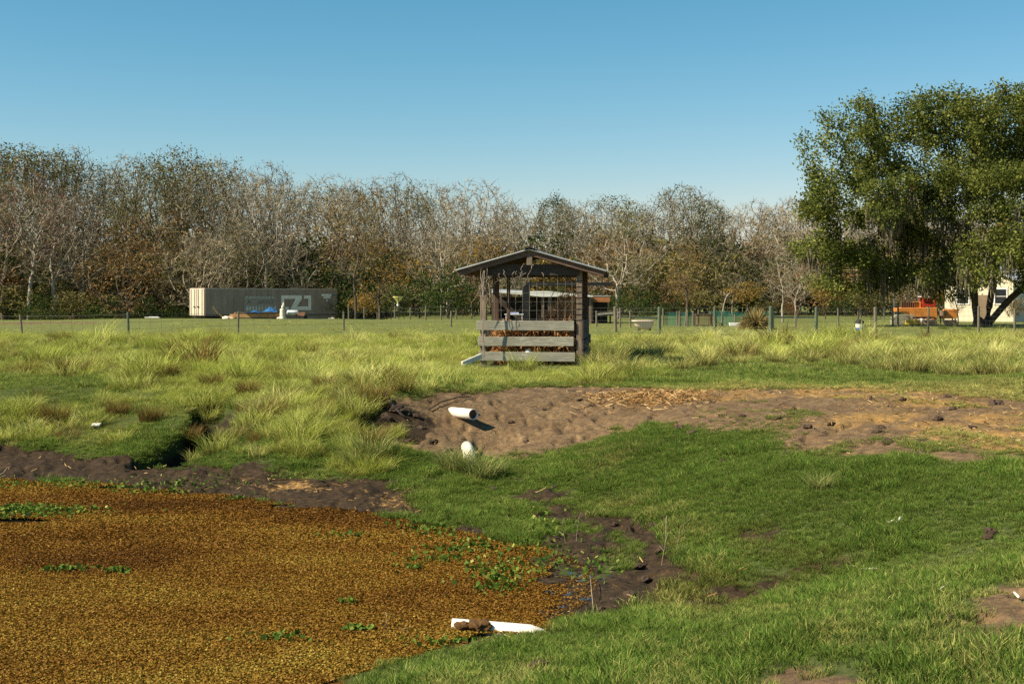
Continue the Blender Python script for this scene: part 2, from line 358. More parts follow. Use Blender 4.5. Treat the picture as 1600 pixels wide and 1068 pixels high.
def build_ground():
    th = np.concatenate([np.radians(np.linspace(-180, -50, 24))[:-1], np.radians(np.linspace(-50, -23, 28))[:-1], np.radians(np.linspace(-23, 23, 640))[:-1],
                         np.radians(np.linspace(23, 50, 28))[:-1], np.radians(np.linspace(50, 180, 24))[:-1]])
    r = np.concatenate([np.exp(np.linspace(math.log(.6), math.log(5.5), 24))[:-1], np.exp(np.linspace(math.log(5.5), math.log(34), 520))[:-1],
                        np.exp(np.linspace(math.log(34), math.log(130), 150))[:-1], np.exp(np.linspace(math.log(130), math.log(2600), 30))])
    R, T = np.meshgrid(r, th, indexing='ij'); X = (R * np.sin(T)).ravel(); Y = (R * np.cos(T)).ravel()
    Z = gz(X, Y); m = masks(X, Y)
    inpond = m['pond']
    dirt = m['dirt'] * (1 - .8 * m['creep'] * (1 - m['straw']))
    mud = np.maximum(m['mud'], inpond)
    wet = sstep(-.86, -1.02, Z) * (Y < 23) * (Y > 5) * .6
    # hoof prints, clods and hummocks
    bare = np.clip(dirt + mud, 0, 1)
    lump = (fbm(X / .33, Y / .45, 61, 3) - .5)
    Z += .17 * lump * mud * (1 - inpond) + .05 * lump * dirt * (1 - mud) + .05 * (fbm(X / .16, Y / .22, 67, 2) - .5) * bare * (1 - inpond)
    holes = sstep(.62, .78, fbm(X / .2, Y / .3, 71, 2)); Z -= .05 * holes * mud * (1 - inpond) + .05 * holes * dirt
    Z += (.05 * (fbm(X / .6, Y / .8, 81, 3) - .5)) * (1 - bare) * (Y < 30)
    Z += .16 * (fbm(X / .8, Y / .9, 83, 2) - .45) * m['tall'] * sstep(20, 24, Y) * (1 - sstep(60, 80, Y))
    Z = np.where((inpond > .5) & (Z > -1.1) & ~((X > .30) & (Y > 10.5) & (Y < 15.5) & (openness(X, Y) < .42)), np.minimum(Z, -1.08), Z)
    flat = -.985 + .07 * (fbm(X / .22, Y / .3, 181, 3) - .45) - .07 * np.exp(-((X - .36) / .14) ** 2 - ((Y - 12.85) / .2) ** 2) - .4 * (1 - sstep(-.1, .25, X + .3 * (fbm(X / .3, Y / .3, 183, 2) - .5)))
    Z = np.where((Y > 10.9) & (Y < 15.5) & (X > -.2) & (X < 1.6), np.maximum(Z, flat), Z)
    m1 = np.stack([dirt, mud, np.clip(m['straw'] * (.46 + .5 * (fbm(X / .6, Y / .9, 141, 3) - .5) * 2) + .25 * m['creep'] * m['dirt'], 0, 1)], 1)
    far = np.clip(sstep(30, 60, Y) + .0, 0, 1)
    t = np.clip((Y - 22.2) / 3.2, 0, 1); gx = -5.35 + 0.25 * np.sin(t * 5) + 0.35 * t
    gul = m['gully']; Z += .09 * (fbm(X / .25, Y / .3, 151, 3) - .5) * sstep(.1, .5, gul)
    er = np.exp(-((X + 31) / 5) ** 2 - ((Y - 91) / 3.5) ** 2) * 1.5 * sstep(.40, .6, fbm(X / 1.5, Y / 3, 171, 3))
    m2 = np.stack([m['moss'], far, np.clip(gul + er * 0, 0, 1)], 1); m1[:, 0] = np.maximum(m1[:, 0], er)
    nr, nt = len(r), len(th)
    i = np.arange(nr - 1)[:, None] * nt; j = np.arange(nt)[None, :]; j2 = (j + 1) % nt
    Fq = np.stack([i + j, i + j2, i + nt + j2, i + nt + j], -1).reshape(-1, 4)[:, ::-1]
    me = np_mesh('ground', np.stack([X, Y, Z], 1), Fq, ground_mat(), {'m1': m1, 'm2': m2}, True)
    # close the small hole under the camera
    o = mobj('ground', me); o['kind'] = 'structure'
    import bmesh
    bm = bmesh.new(); bm.from_mesh(me); bm.verts.ensure_lookup_table()
    bm.faces.new([bm.verts[k] for k in range(nt)]); bm.to_mesh(me); bm.free()
    return o

# ------------------------------------------------------------------ pond
def water_mat():
    t = NT('water'); c = t.coord(); n = t.noise(c, 9, 3)
    return t.pbsdf((.012, .013, .010), .04, 0, t.bump(n, .06, .01), .5)
mb = MB(); mb.add([(-40, 3, -1), (2.2, 3, -1), (2.2, 24, -1), (-40, 24, -1)], [(0, 1, 2, 3)])
mb.build('water', water_mat())['kind'] = 'structure'
OPEN = [(*hit(u, v)[:2], a, b) for u, v, a, b in ((860,926,.15,.17),(890,934,.05,.06),(72,838,.5,.16),(20,872,.6,.22),(640,800,.1,.3),(240,760,.9,.28),(330,768,.7,.22),(470,790,.5,.2),(800,828,.3,.25),(885,905,.15,.2),(790,842,.2,.2))]
def openness(x, y):
    o = np.zeros(x.size)
    for ox, oy, a, b in OPEN: o = np.maximum(o, np.exp(-((x - ox) / a) ** 2 - ((y - oy) / b) ** 2))
    o = o + .24 * sstep(-.1, .45, x) * (y > 10.5) * (y < 15.5)
    return o + (fbm(x / .15, y / .3, 92, 3) - .5) * .5
build_ground()
def mat_leaf(name, stops, trans=.2, gloss=.03):
    t = NT(name); return t.leaf(t.ramp(t.attr('rnd').outputs['Fac'], stops), trans, gloss)
def quads(name, C, U, V2, mat, rnd, parent=None):
    """quads centred on C spanned by half vectors U and V2"""
    n = len(C); P = np.stack([C - U - V2, C + U - V2, C + U + V2, C - U + V2], 1).reshape(-1, 3)
    return np_mesh(name, P, np.arange(n * 4).reshape(-1, 4), mat, {'rnd': np.repeat(rnd, 4)})
def rvec(n, rng=RNG):
    v = rng.normal(size=(n, 3)); return v / np.linalg.norm(v, axis=1)[:, None]
def pond_mat():
    gx, gy = np.meshgrid(np.arange(-17, 2.2, .07), np.arange(5, 22, .09), indexing='ij')
    x, y = gx.ravel(), gy.ravel()
    ins = (soft(POND, x, y, .6) > .04) & (openness(x, y) < .47) & ~((x > -.3) & (y > 10.5) & (y < 15.5) & ((openness(x, y) > .34) | (soft(POND, x, y, .45) < .15) | (x > .28 + .3 * (fbm(x / .3, y / .3, 97, 2) - .5))))
    nx, ny = gx.shape; I = np.arange(nx * ny).reshape(nx, ny)
    ok = ins.reshape(nx, ny); q = ok[:-1, :-1] & ok[1:, :-1] & ok[1:, 1:] & ok[:-1, 1:]
    Fq = np.stack([I[:-1, :-1], I[1:, :-1], I[1:, 1:], I[:-1, 1:]], -1)[q]
    t = NT('fern_mat'); c = t.coord(); n = t.noise(c, 40, 4, .7); n2 = t.noise(c, .8, 4, .6)
    col = t.ramp(n, [(.3, (.07, .028, .006)), (.55, (.17, .075, .014)), (.75, (.25, .13, .024))])
    z = -.988 + .01 * fbm(x / .3, y / .3, 97, 2)
    o = mobj('floating_fern', np_mesh('floating_fern', np.stack([x, y, z], 1), Fq, t.pbsdf(col, .85, 0, t.bump(n, .8, .02), .1)))
    # leaflets
    N = 1050000
    d = RNG.uniform(6.5, 21.5, N * 2); d = 7.6 + (21.5 - 7.6) * RNG.random(N)
    x = RNG.uniform(-1, .08 / .385, N) * .385 * d - 1.8 * RNG.random(N) ** 4; y = d
    k = ~((x > .34 + .5 * (fbm(x / .25, y / .25, 97, 2) - .5)) & (y > 10.5) & (y < 15.5) & (RNG.random(len(x)) < .8)) & (soft(POND, x, y, .45) > .08) & (openness(x, y) < .5)
    x, y = x[k], y[k]; n = len(x)
    s = RNG.uniform(.0042, .0095, n) * (1 + .3 * (y > 15))
    U = rvec(n); U[:, 2] *= .45; V = np.cross(U, rvec(n)); V /= np.linalg.norm(V, axis=1)[:, None] + 1e-9; V[:, 2] *= .6
    big = fbm(x / 2.2, y / 1.3, 99, 4); near = sstep(13, 9.5, y)
    rnd = np.clip(RNG.normal(.26, .16, n) + (big - .5) * .95 + .10 * near, 0, 1)
    C = np.stack([x, y, -.972 + RNG.uniform(-.006, .012, n)], 1)
    m = mat_leaf('fern_leaf', [(0, (.075, .030, .005)), (.3, (.185, .082, .011)), (.55, (.245, .136, .018)), (.8, (.29, .21, .032)), (1, (.42, .36, .08))], .15, .02)
    o2 = mobj('fern_leaflets', quads('fern_leaflets', C, U * s[:, None], V * s[:, None], m, rnd), o)
    tag(o, 'rust brown floating fern carpet covering the pond', 'pond weed', kind='stuff')
    # broad floating leaves in patches
    PT = [(40,850,.75,.3,700),(20,842,.5,.2,300),(650,828,.3,.2,70),(690,838,.3,.2,80),(740,862,.3,.35,110),(720,880,.35,.16,90),(690,908,.35,.14,90),(770,916,.3,.16,80),(780,948,.22,.2,100),(800,900,.3,.4,90),(640,936,.12,.1,40),(550,998,.12,.05,30),(560,1018,.1,.06,40),
          (100,988,.25,.08,90),(185,990,.12,.06,50),(255,775,.5,.14,90),(370,782,.15,.12,40),(60,762,1.6,.25,330),(250,762,1.4,.25,260),(830,850,.5,.5,130),(870,880,.35,.4,70),(930,895,.25,.4,60),(540,872,.3,.12,50),(440,1045,.2,.1,40),(700,1012,.3,.08,50),(860,905,.4,.4,40),(800,815,.8,.6,150),(780,935,.3,.2,90)]
    cs = []
    for u, v, a, b, k in PT:
        cx, cy, _ = hit(u, v); th = RNG.normal(size=(k, 2)); cs.append(np.stack([cx + th[:, 0] * a * .6, cy + th[:, 1] * b * .8, np.zeros(k)], 1))
    C = np.concatenate(cs); C[:, 2] = np.maximum(gz(C[:, 0], C[:, 1]) + .03, -.965) + RNG.uniform(0, .04, len(C)); n = len(C)
    s = RNG.uniform(.010, .022, n); U = rvec(n); U[:, 2] *= .5; V = np.cross(U, rvec(n)); V /= np.linalg.norm(V, axis=1)[:, None] + 1e-9
    m = mat_leaf('float_leaf', [(0, (.04, .085, .012)), (.5, (.09, .16, .022)), (.8, (.17, .22, .04)), (1, (.36, .36, .10))], .25, .01)
    me = quads('floating_leaves', C, U * s[:, None], V * s[:, None], m, np.clip(RNG.normal(.45, .25, n), 0, 1))
    tag(mobj('floating_leaves', me), 'small bright green leaves floating in patches on the brown pond', 'pond weed', kind='stuff')
pond_mat()

# ------------------------------------------------------------------ grass
def blade_mat(name, lo, hi, dry, base, trans=.42):
    t = NT(name)
    bl = t.n('SeparateXYZ', {0: t.attr('bl').outputs['Vector']}); ti = t.n('SeparateXYZ', {0: t.attr('tint', True).outputs['Vector']})
    col = t.mix(bl.outputs[1], lo, hi)
    f = t.math('ADD', ti.outputs[0], t.math('MULTIPLY', t.math('SUBTRACT', bl.outputs[1], .5), .9)); f = t.rng(f, .3, .7)
    col = t.mix(f, col, dry)
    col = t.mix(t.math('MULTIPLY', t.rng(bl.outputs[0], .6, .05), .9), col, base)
    col = t.mix(ti.outputs[2], col, (.13, .065, .022))
    col = t.mix(1.0, col, t.n('CombineColor', {0: ti.outputs[1], 1: ti.outputs[1], 2: ti.outputs[1]}).outputs[0], 'MULTIPLY')
    return t.leaf(col, trans, .012)
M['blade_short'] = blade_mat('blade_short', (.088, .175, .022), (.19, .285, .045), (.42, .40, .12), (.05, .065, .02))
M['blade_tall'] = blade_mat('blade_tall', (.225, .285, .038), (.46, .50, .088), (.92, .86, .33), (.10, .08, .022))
def clump(name, n, R, H, W, lean, mat, seg=3, seed=0, hvar=.5):
    rng = np.random.default_rng(seed)
    a = rng.uniform(0, 2 * np.pi, n); rr = R * np.sqrt(rng.random(n)); bx, by = rr * np.cos(a), rr * np.sin(a)
    h = H * (1 - hvar * rng.random(n)); la = a + rng.normal(0, 1.0, n); ln = lean * h * rng.uniform(.2, 1.2, n); w = W * rng.uniform(.6, 1.2, n)
    fa = rng.uniform(0, 2 * np.pi, n); rb = rng.random(n)
    V = []; A = []; k = 2 * seg + 1
    for s in range(seg + 1):
        t = s / seg; cx = bx + np.cos(la) * ln * t ** 2; cy = by + np.sin(la) * ln * t ** 2; cz = h * (t - .18 * lean * t ** 3)
        ww = w * (1 - t ** 1.6) * .5
        if s < seg:
            V.append(np.stack([cx - np.cos(fa) * ww, cy - np.sin(fa) * ww, cz], 1)); V.append(np.stack([cx + np.cos(fa) * ww, cy + np.sin(fa) * ww, cz], 1)); A += [np.stack([np.full(n, t), rb, rb], 1)] * 2
        else: V.append(np.stack([cx, cy, cz], 1)); A.append(np.stack([np.full(n, t), rb, rb], 1))
    V = np.stack(V, 1).reshape(-1, 3); A = np.stack(A, 1).reshape(-1, 3)
    Fq = []
    for s in range(seg - 1): Fq.append([2 * s, 2 * s + 1, 2 * s + 3, 2 * s + 2])
    Fq.append([2 * seg - 2, 2 * seg - 1, 2 * seg, 2 * seg])
    fs = (np.array(Fq)[None] + (np.arange(n) * k)[:, None, None]).reshape(-1, 4)
    me = bpy.data.meshes.new(name)
    me.from_pydata(V.tolist(), [], [tuple(f[:3]) if f[2] == f[3] else tuple(f) for f in fs.tolist()])
    at = me.attributes.new('bl', 'FLOAT_VECTOR', 'POINT'); at.data.foreach_set('vector', A.astype(np.float32).ravel())
    me.materials.append(mat); return me
def clump_coll(name, specs):
    c = bpy.data.collections.new(name)
    for i, me in enumerate(specs): c.objects.link(bpy.data.objects.new(f'{name}_{i:02d}', me))
    return c
def scatter(name, P, scl, tint, coll, nk, label, cat, tilt=.12):
    n = len(P); me = bpy.data.meshes.new(name); me.vertices.add(n); me.vertices.foreach_set('co', P.astype(np.float32).ravel())
    def at(nm, ty, key, a): x = me.attributes.new(nm, ty, 'POINT'); x.data.foreach_set(key, a.ravel())
    rot = np.stack([RNG.normal(0, tilt, n), RNG.normal(0, tilt, n), RNG.uniform(0, 6.283, n)], 1).astype(np.float32)
    at('rot', 'FLOAT_VECTOR', 'vector', rot); at('scl', 'FLOAT', 'value', scl.astype(np.float32)); at('pick', 'INT', 'value', RNG.integers(0, nk, n).astype(np.int32)); at('tint', 'FLOAT_VECTOR', 'vector', tint.astype(np.float32))
    o = mobj(name, me); ng = bpy.data.node_groups.new(name, 'GeometryNodeTree')
    ng.interface.new_socket('Geometry', in_out='INPUT', socket_type='NodeSocketGeometry'); ng.interface.new_socket('Geometry', in_out='OUTPUT', socket_type='NodeSocketGeometry')
    N = ng.nodes.new; L = ng.links.new
    gi = N('NodeGroupInput'); go = N('NodeGroupOutput'); ip = N('GeometryNodeInstanceOnPoints'); ci = N('GeometryNodeCollectionInfo')
    ci.inputs['Collection'].default_value = coll; ci.inputs['Separate Children'].default_value = True; ci.inputs['Reset Children'].default_value = True
    def na(nm, ty): x = N('GeometryNodeInputNamedAttribute'); x.data_type = ty; x.inputs['Name'].default_value = nm; return x.outputs['Attribute']
    er = N('FunctionNodeEulerToRotation'); L(na('rot', 'FLOAT_VECTOR'), er.inputs[0])
    L(gi.outputs[0], ip.inputs['Points']); L(ci.outputs[0], ip.inputs['Instance']); ip.inputs['Pick Instance'].default_value = True
    L(na('pick', 'INT'), ip.inputs['Instance Index']); L(er.outputs[0], ip.inputs['Rotation']); L(na('scl', 'FLOAT'), ip.inputs['Scale']); L(ip.outputs[0], go.inputs[0])
    md = o.modifiers.new('scatter', 'NODES'); md.node_group = ng
    return tag(o, label, cat, kind='stuff')
def wedge(n, d0, d1, side=.41):
    d = np.sqrt(RNG.uniform(d0 * d0, d1 * d1, n)); x = RNG.uniform(-1, 1, n) * (side * d + 2.6); return x, d

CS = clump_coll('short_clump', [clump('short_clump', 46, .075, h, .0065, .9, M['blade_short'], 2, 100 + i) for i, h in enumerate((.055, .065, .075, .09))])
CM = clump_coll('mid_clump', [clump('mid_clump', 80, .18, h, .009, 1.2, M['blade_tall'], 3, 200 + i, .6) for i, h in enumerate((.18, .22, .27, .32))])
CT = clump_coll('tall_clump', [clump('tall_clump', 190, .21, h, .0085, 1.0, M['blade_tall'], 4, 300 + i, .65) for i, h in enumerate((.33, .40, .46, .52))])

def short_grass():
    x, y = wedge(340000, 4.0, 30); xb, yb = wedge(124000, 24, 60); mb_ = masks(xb, yb); kb = np.maximum(mb_['lawn'], mb_['open'] * .9) * (1 - mb_['shed']) > RNG.random(len(xb)) * .8; x = np.concatenate([x, xb[kb]]); y = np.concatenate([y, yb[kb]]); m = masks(x, y)
    bare = np.clip(m['dirt'] * (1 - .75 * m['creep']) + m['mud'] * 1.0, 0, 1)
    patch = fbm(x / .55, y / .8, 111, 3); thin = fbm(x / 1.7, y / 2.2, 113, 3)
    p = (1 - bare) * (1 - m['tall'] * .6 * (1 - m['open'])) * (1 - .75 * m['straw']) * (1 - m['pond']) * (1 - .8 * m['shed']) * (1 - sstep(.15, .5, m['gully'])) * np.clip(.55 + 1.8 * (patch - .38), .42 + .25 * sstep(9, 12, y), 1) * (1 - .35 * sstep(14, 7, y))
    k = RNG.random(len(x)) < p; x, y = x[k], y[k]; patch, thin = patch[k], thin[k]; m = {a: b[k] for a, b in m.items()}; n = len(x)
    z = gz(x, y) + .05 * (fbm(x / .6, y / .8, 81, 3) - .5); k2 = z > -.985; 
    near = sstep(11.5, 8, y)
    scl = RNG.uniform(.6, 1.15, n) * (1 + .9 * sstep(20, 32, y) + .28 * sstep(11, 14, y) * (1 - sstep(20, 24, y))) * (.66 + .45 * near + .5 * sstep(.5, .68, patch)) * (1 - .35 * m['dirt'])
    dry = .05 + .40 * near * sstep(.42, .6, fbm(x / .4, y / .6, 115, 3)) + .25 * sstep(.58, .75, thin) + .3 * m['lawn'] * 0 + .5 * m['straw'] + .25 * sstep(20, 26, y)
    dry = dry + .35 * m['dirt'] + .5 * m['moss'] * sstep(.35, .6, fbm(x / .3, y / .4, 117, 3)) + RNG.normal(0, .12, n)
    br = np.clip(RNG.normal(1, .14, n) * (.78 + .5 * thin), .5, 1.5)
    brown = np.clip(.12 * m['mudhalf'] + .12 * m['moss'] * RNG.random(n) + RNG.normal(-.02, .1, n) + .3 * m['soil_and_shade'], 0, .8)
    T = np.stack([np.clip(dry, 0, 1), br, brown], 1); P = np.stack([x, y, z - .004], 1)
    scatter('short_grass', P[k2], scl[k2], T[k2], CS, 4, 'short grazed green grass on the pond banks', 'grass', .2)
def field_grass():
    # between
    xs, ys, ss = [], [], []
    for n, d0, d1, s in ((52000, 18, 34, .8), (36000, 34, 64, 1.15), (17000, 64, 96, 1.1)):
        x, y = wedge(n, d0, d1); xs.append(x); ys.append(y); ss.append(np.full(n, s))
    x = np.concatenate(xs); y = np.concatenate(ys); s = np.concatenate(ss); m = masks(x, y)
    patch = fbm(x / 2.4, y / 3.2, 121, 3); t = m['tall'] * (1 - .92 * m['lawn']) * (1 - .72 * m['open']); fence = sstep(58, 68, y + x * .12)
    p = np.clip(t * (.35 + 1.0 * patch), 0, 1) * (1 - .55 * fence) + .22 * sstep(62, 66, y) * sstep(.42, .55, patch)
    k = RNG.random(len(x)) < p; x, y, s, patch = x[k], y[k], s[k], patch[k]; fence = fence[k]; n = len(x); lw = m['lawn'][k]
    scl = s * RNG.uniform(.45, .95, n) * (.55 + .6 * sstep(.4, .6, patch)) * (1 - .6 * fence)
    big = fbm(x / 3.0, y / 5, 123, 3)
    dry = np.clip(.10 + .6 * (big - .40) + .22 * sstep(0, 8, x) * (y > 30) + .12 * sstep(24, 32, y) + RNG.normal(0, .16, n), 0, 1)
    brown = np.clip(RNG.normal(.0, .12, n) + .4 * sstep(.6, .72, fbm(x / .8, y / 1.2, 125, 2)), 0, .7)
    T = np.stack([dry, np.clip(RNG.normal(1, .15, n), .6, 1.4), brown], 1); P = np.stack([x, y, gz(x, y) - .02], 1)
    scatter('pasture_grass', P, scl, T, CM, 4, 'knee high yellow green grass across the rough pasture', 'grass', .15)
    # tussocks of the mass
    xs, ys, ss = [], [], []
    for n, d0, d1, s in ((10500, 18.5, 33, .78), (5900, 33, 60, .9)):
        x, y = wedge(n, d0, d1); xs.append(x); ys.append(y); ss.append(np.full(n, s))
    x = np.concatenate(xs); y = np.concatenate(ys); s = np.concatenate(ss); m = masks(x, y)
    patch = fbm(x / 1.6, y / 2.0, 131, 3); right = sstep(2, 5, x) * (y > 28)
    p = m['tall'] * (1 - m['lawn']) * np.clip(2.6 * (patch - .37), .03, 1) * (1 - .25 * right); p = np.where(m['open'] > .4, np.minimum(p, .30 * m['tall'] * (1 - .6 * m['lawn'])) , p)
    s = s * (1 + .55 * (m['open'] > .4))
    k = RNG.random(len(x)) < p; x, y, s, right = x[k], y[k], s[k], right[k]; n = len(x)
    dry = np.clip(.11 + .75 * (fbm(x / 3, y / 5, 123, 3) - .42) + .2 * right + RNG.normal(0, .14, n), 0, 1)
    brown = np.clip((RNG.random(n) < .16) * RNG.uniform(.5, .95, n), 0, 1)
    T = np.stack([dry, np.clip(RNG.normal(1, .15, n), .6, 1.4), brown], 1); P = np.stack([x, y, gz(x, y) - .03], 1)
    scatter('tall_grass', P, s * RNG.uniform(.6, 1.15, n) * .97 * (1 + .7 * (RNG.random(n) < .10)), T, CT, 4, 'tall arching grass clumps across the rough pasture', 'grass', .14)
short_grass(); field_grass()

# dry stalks strewn on the straw and dirt
def litter():
    x, y = wedge(34000, 6, 30); m = masks(x, y)
    k = RNG.random(len(x)) < np.clip(m['straw'] * .6 + .10 * m['dirt'] + .12 * m['mud'], 0, 1)
    k &= (m['pond'] < .5) & (RNG.random(len(x)) < .75); x, y = x[k], y[k]; n = len(x)
    L = RNG.uniform(.03, .13, n); a = RNG.uniform(0, 6.283, n); e = RNG.uniform(-.1, .5, n)
    U = np.stack([np.cos(a) * np.cos(e), np.sin(a) * np.cos(e), np.sin(e)], 1) * L[:, None] * .5
    V = np.cross(U, rvec(n)); V = V / (np.linalg.norm(V, axis=1)[:, None] + 1e-9) * RNG.uniform(.003, .006, n)[:, None]
    C = np.stack([x, y, gz(x, y) + .02 + np.abs(U[:, 2])], 1)
    m_ = mat_leaf('straw_stalk', [(0, (.14, .075, .025)), (.5, (.32, .19, .065)), (1, (.5, .37, .17))], .15, .03)
    tag(mobj('straw', quads('straw', C, U, V, m_, RNG.random(n))), 'dry straw stalks strewn over the bare dirt', 'straw', kind='stuff')
    # heap of dead stalks at the top of the bank
    cx, cy, _ = hit(1015, 622); n = 1800
    g = RNG.normal(size=(n, 2)); x = cx + g[:, 0] * .5; y = cy + g[:, 1] * .6; a = RNG.uniform(0, 6.283, n); e = RNG.normal(.05, .2, n); L = RNG.uniform(.05, .18, n)
    h = .06 * np.exp(-((x - cx) / .6) ** 2 - ((y - cy) / .6) ** 2) * RNG.random(n)
    U = np.stack([np.cos(a) * np.cos(e), np.sin(a) * np.cos(e), np.sin(e)], 1) * L[:, None] * .5
    V = np.cross(U, rvec(n)); V = V / (np.linalg.norm(V, axis=1)[:, None] + 1e-9) * RNG.uniform(.003, .008, n)[:, None]
    C = np.stack([x, y, gz(x, y) + .02 + h + np.abs(U[:, 2])], 1)
    m_ = mat_leaf('heap_stalk', [(0, (.20, .10, .03)), (.5, (.38, .22, .08)), (1, (.55, .40, .20))], .15, .03)
    tag(mobj('straw_heap', quads('straw_heap', C, U, V, m_, RNG.random(n))), 'orange brown heap of dead stalks on top of the dirt bank', 'straw heap', kind='stuff')
litter()
# ------------------------------------------------------------------ trees
def grow(att, chain, step, infl, kill, iters, rng, up=.12, wob=.25, extra=()):
    """branch skeleton that grows from a chain of nodes towards the points att"""
    P = [np.array(p, float) for p in chain]; par = [-1] + list(range(len(P) - 1))
    for ch in extra:                       # further stems, each starting at the first node
        prev = 0
        for p in ch: P.append(np.array(p, float)); par.append(prev); prev = len(P) - 1
    P = np.array(P); par = list(par); A = att.copy()
    D = np.full(len(A), 1e9); NI = np.zeros(len(A), int)
    new = np.arange(len(P))
    for it in range(iters):
        if len(A) == 0: break
        for s in range(0, len(new), 400):
            q = new[s:s + 400]; dd = ((A[:, None] - P[None, q]) ** 2).sum(-1); j = dd.argmin(1); dm = dd[np.arange(len(A)), j]
            b = dm < D; D[b] = dm[b]; NI[b] = q[j[b]]
        keep = D > kill * kill; A, D, NI = A[keep], D[keep], NI[keep]
        act = D < infl * infl
        if not act.any():
            if len(A) == 0: break
            act = D <= np.partition(D, min(3, len(D) - 1))[min(3, len(D) - 1)]
        v = A[act] - P[NI[act]]; v /= np.linalg.norm(v, axis=1)[:, None]
        S = np.zeros((len(P), 3)); np.add.at(S, NI[act], v)
        ids = np.unique(NI[act]); d = S[ids]; d /= np.linalg.norm(d, axis=1)[:, None] + 1e-9
        d += rng.normal(0, wob, d.shape); d[:, 2] += up; d /= np.linalg.norm(d, axis=1)[:, None] + 1e-9
        N = P[ids] + d * step
        new = np.arange(len(P), len(P) + len(N)); P = np.concatenate([P, N]); par += ids.tolist()
        if len(P) > 9000: break
    return P, np.array(par)
def radii(P, par, tip, e=2.25):
    n = len(P); acc = np.zeros(n); nch = np.zeros(n, int); r = np.zeros(n)
    order = np.arange(n)[::-1]
    # children always come after their parents
    for i in order:
        r[i] = max(tip, acc[i] ** (1 / e)) if acc[i] > 0 else tip
        p = par[i]
        if p >= 0: acc[p] += r[i] ** e
    return r
def limb_mesh(name, P, par, r, mat, rmin=0, flare=None):
    n = len(P); D = np.zeros((n, 3)); k = par >= 0; D[k] = P[k] - P[par[k]]; D[~k] = (0, 0, 1); D /= np.linalg.norm(D, axis=1)[:, None] + 1e-9
    best = np.full(n, -1); br = np.zeros(n)
    for i in range(n):
        p = par[i]
        if p >= 0 and r[i] > br[p]: br[p] = r[i]; best[p] = i
    idx = np.where(k & (r >= rmin))[0]; p = par[idx]; main = best[p] == idx
    r0 = np.where(main, r[p], np.minimum(r[idx] * 1.25, r[p])); d0 = np.where(main[:, None], D[p], D[idx])
    Vs, Fs, off = [], [], 0
    def frame(d):
        ref = np.where(np.abs(d[:, 2:3]) > .97, np.array([[1., .2, 0]]), np.array([[0.13, .05, 1.]]))
        e = np.cross(d, ref); e /= np.linalg.norm(e, axis=1)[:, None]; return e, np.cross(d, e)
    for sides, lo, hi in ((9, .12, 99), (5, .045, .12), (3, 0, .045)):
        m = (r[idx] >= lo) & (r[idx] < hi)
        if not m.any(): continue
        a = np.arange(sides) * 2 * np.pi / sides; ii = idx[m]; pp = p[m]
        e0, g0 = frame(d0[m]); e1, g1 = frame(D[ii])
        q0 = P[pp][:, None] + (e0[:, None] * np.cos(a)[None, :, None] + g0[:, None] * np.sin(a)[None, :, None]) * r0[m][:, None, None]
        q1 = P[ii][:, None] + (e1[:, None] * np.cos(a)[None, :, None] + g1[:, None] * np.sin(a)[None, :, None]) * r[ii][:, None, None]
        V = np.concatenate([q0, q1], 1).reshape(-1, 3); j = np.arange(sides); f = np.stack([j, (j + 1) % sides, (j + 1) % sides + sides, j + sides], 1)
        Fs.append((f[None] + (np.arange(len(ii)) * 2 * sides)[:, None, None]).reshape(-1, 4) + off); Vs.append(V); off += len(V)
    return np_mesh(name, np.concatenate(Vs), np.concatenate(Fs), mat, smooth=True), D
def twig_mesh(name, P, D, r, mat, rng, k=5, L=(.35, 1.1), w=.03, rthr=.03, up=.25, frac=1.0, sub=2):
    ii = np.where(r < rthr)[0]
    if frac < 1: ii = ii[rng.random(len(ii)) < frac]
    ii = np.repeat(ii, k); n = len(ii)
    d = D[ii] * .7 + rng.normal(0, .62, (n, 3)); d[:, 2] += up; d /= np.linalg.norm(d, axis=1)[:, None]
    l = rng.uniform(*L, n); B = P[ii]; E = B + d * l[:, None]
    for s in range(sub):                     # side twiglets
        t = rng.uniform(.25, .9, n); b2 = B[:n] + d[:n] * (l[:n] * t)[:, None]; d2 = d[:n] + rng.normal(0, .65, (n, 3)); d2 /= np.linalg.norm(d2, axis=1)[:, None]
        B = np.concatenate([B, b2]); E = np.concatenate([E, b2 + d2 * (l[:n] * rng.uniform(.25, .6, n))[:, None]])
    N = len(B); q = E - B; s = np.cross(q, rvec(N, rng)); s /= np.linalg.norm(s, axis=1)[:, None] + 1e-9; s *= (w * rng.uniform(.5, 1.2, N))[:, None] * .5
    V = np.stack([B - s, B + s, E], 1).reshape(-1, 3)
    return np_mesh(name, V, np.arange(N * 3).reshape(-1, 3), mat, {'rnd': np.repeat(rng.random(N), 3)})
def leaf_mesh(name, C, rng, k, spread, size, mat, flat=.7):
    n = len(C) * k; c = np.repeat(C, k, 0) + rng.normal(0, 1, (n, 3)) * np.array([spread, spread, spread * flat]); cl = np.repeat(rng.normal(0, .16, len(C)), k)
    U = rvec(n, rng); V = np.cross(U, rvec(n, rng)); V /= np.linalg.norm(V, axis=1)[:, None] + 1e-9; s = size * rng.uniform(.55, 1.2, n)
    U *= s[:, None] * .5; V *= s[:, None] * .3
    P = np.stack([c - U, c + V, c + U, c - V], 1).reshape(-1, 3)
    return np_mesh(name, P, np.arange(n * 4).reshape(-1, 4), mat, {'rnd': np.repeat(np.clip(rng.normal(.5, .2, n) + cl, 0, 1), 4)})
def ell(n, c, r, rng, shell=.0):
    v = rvec(n, rng); q = rng.random(n) ** (1 / 3.); q = shell + (1 - shell) * q
    return np.array(c) + v * q[:, None] * np.array(r)

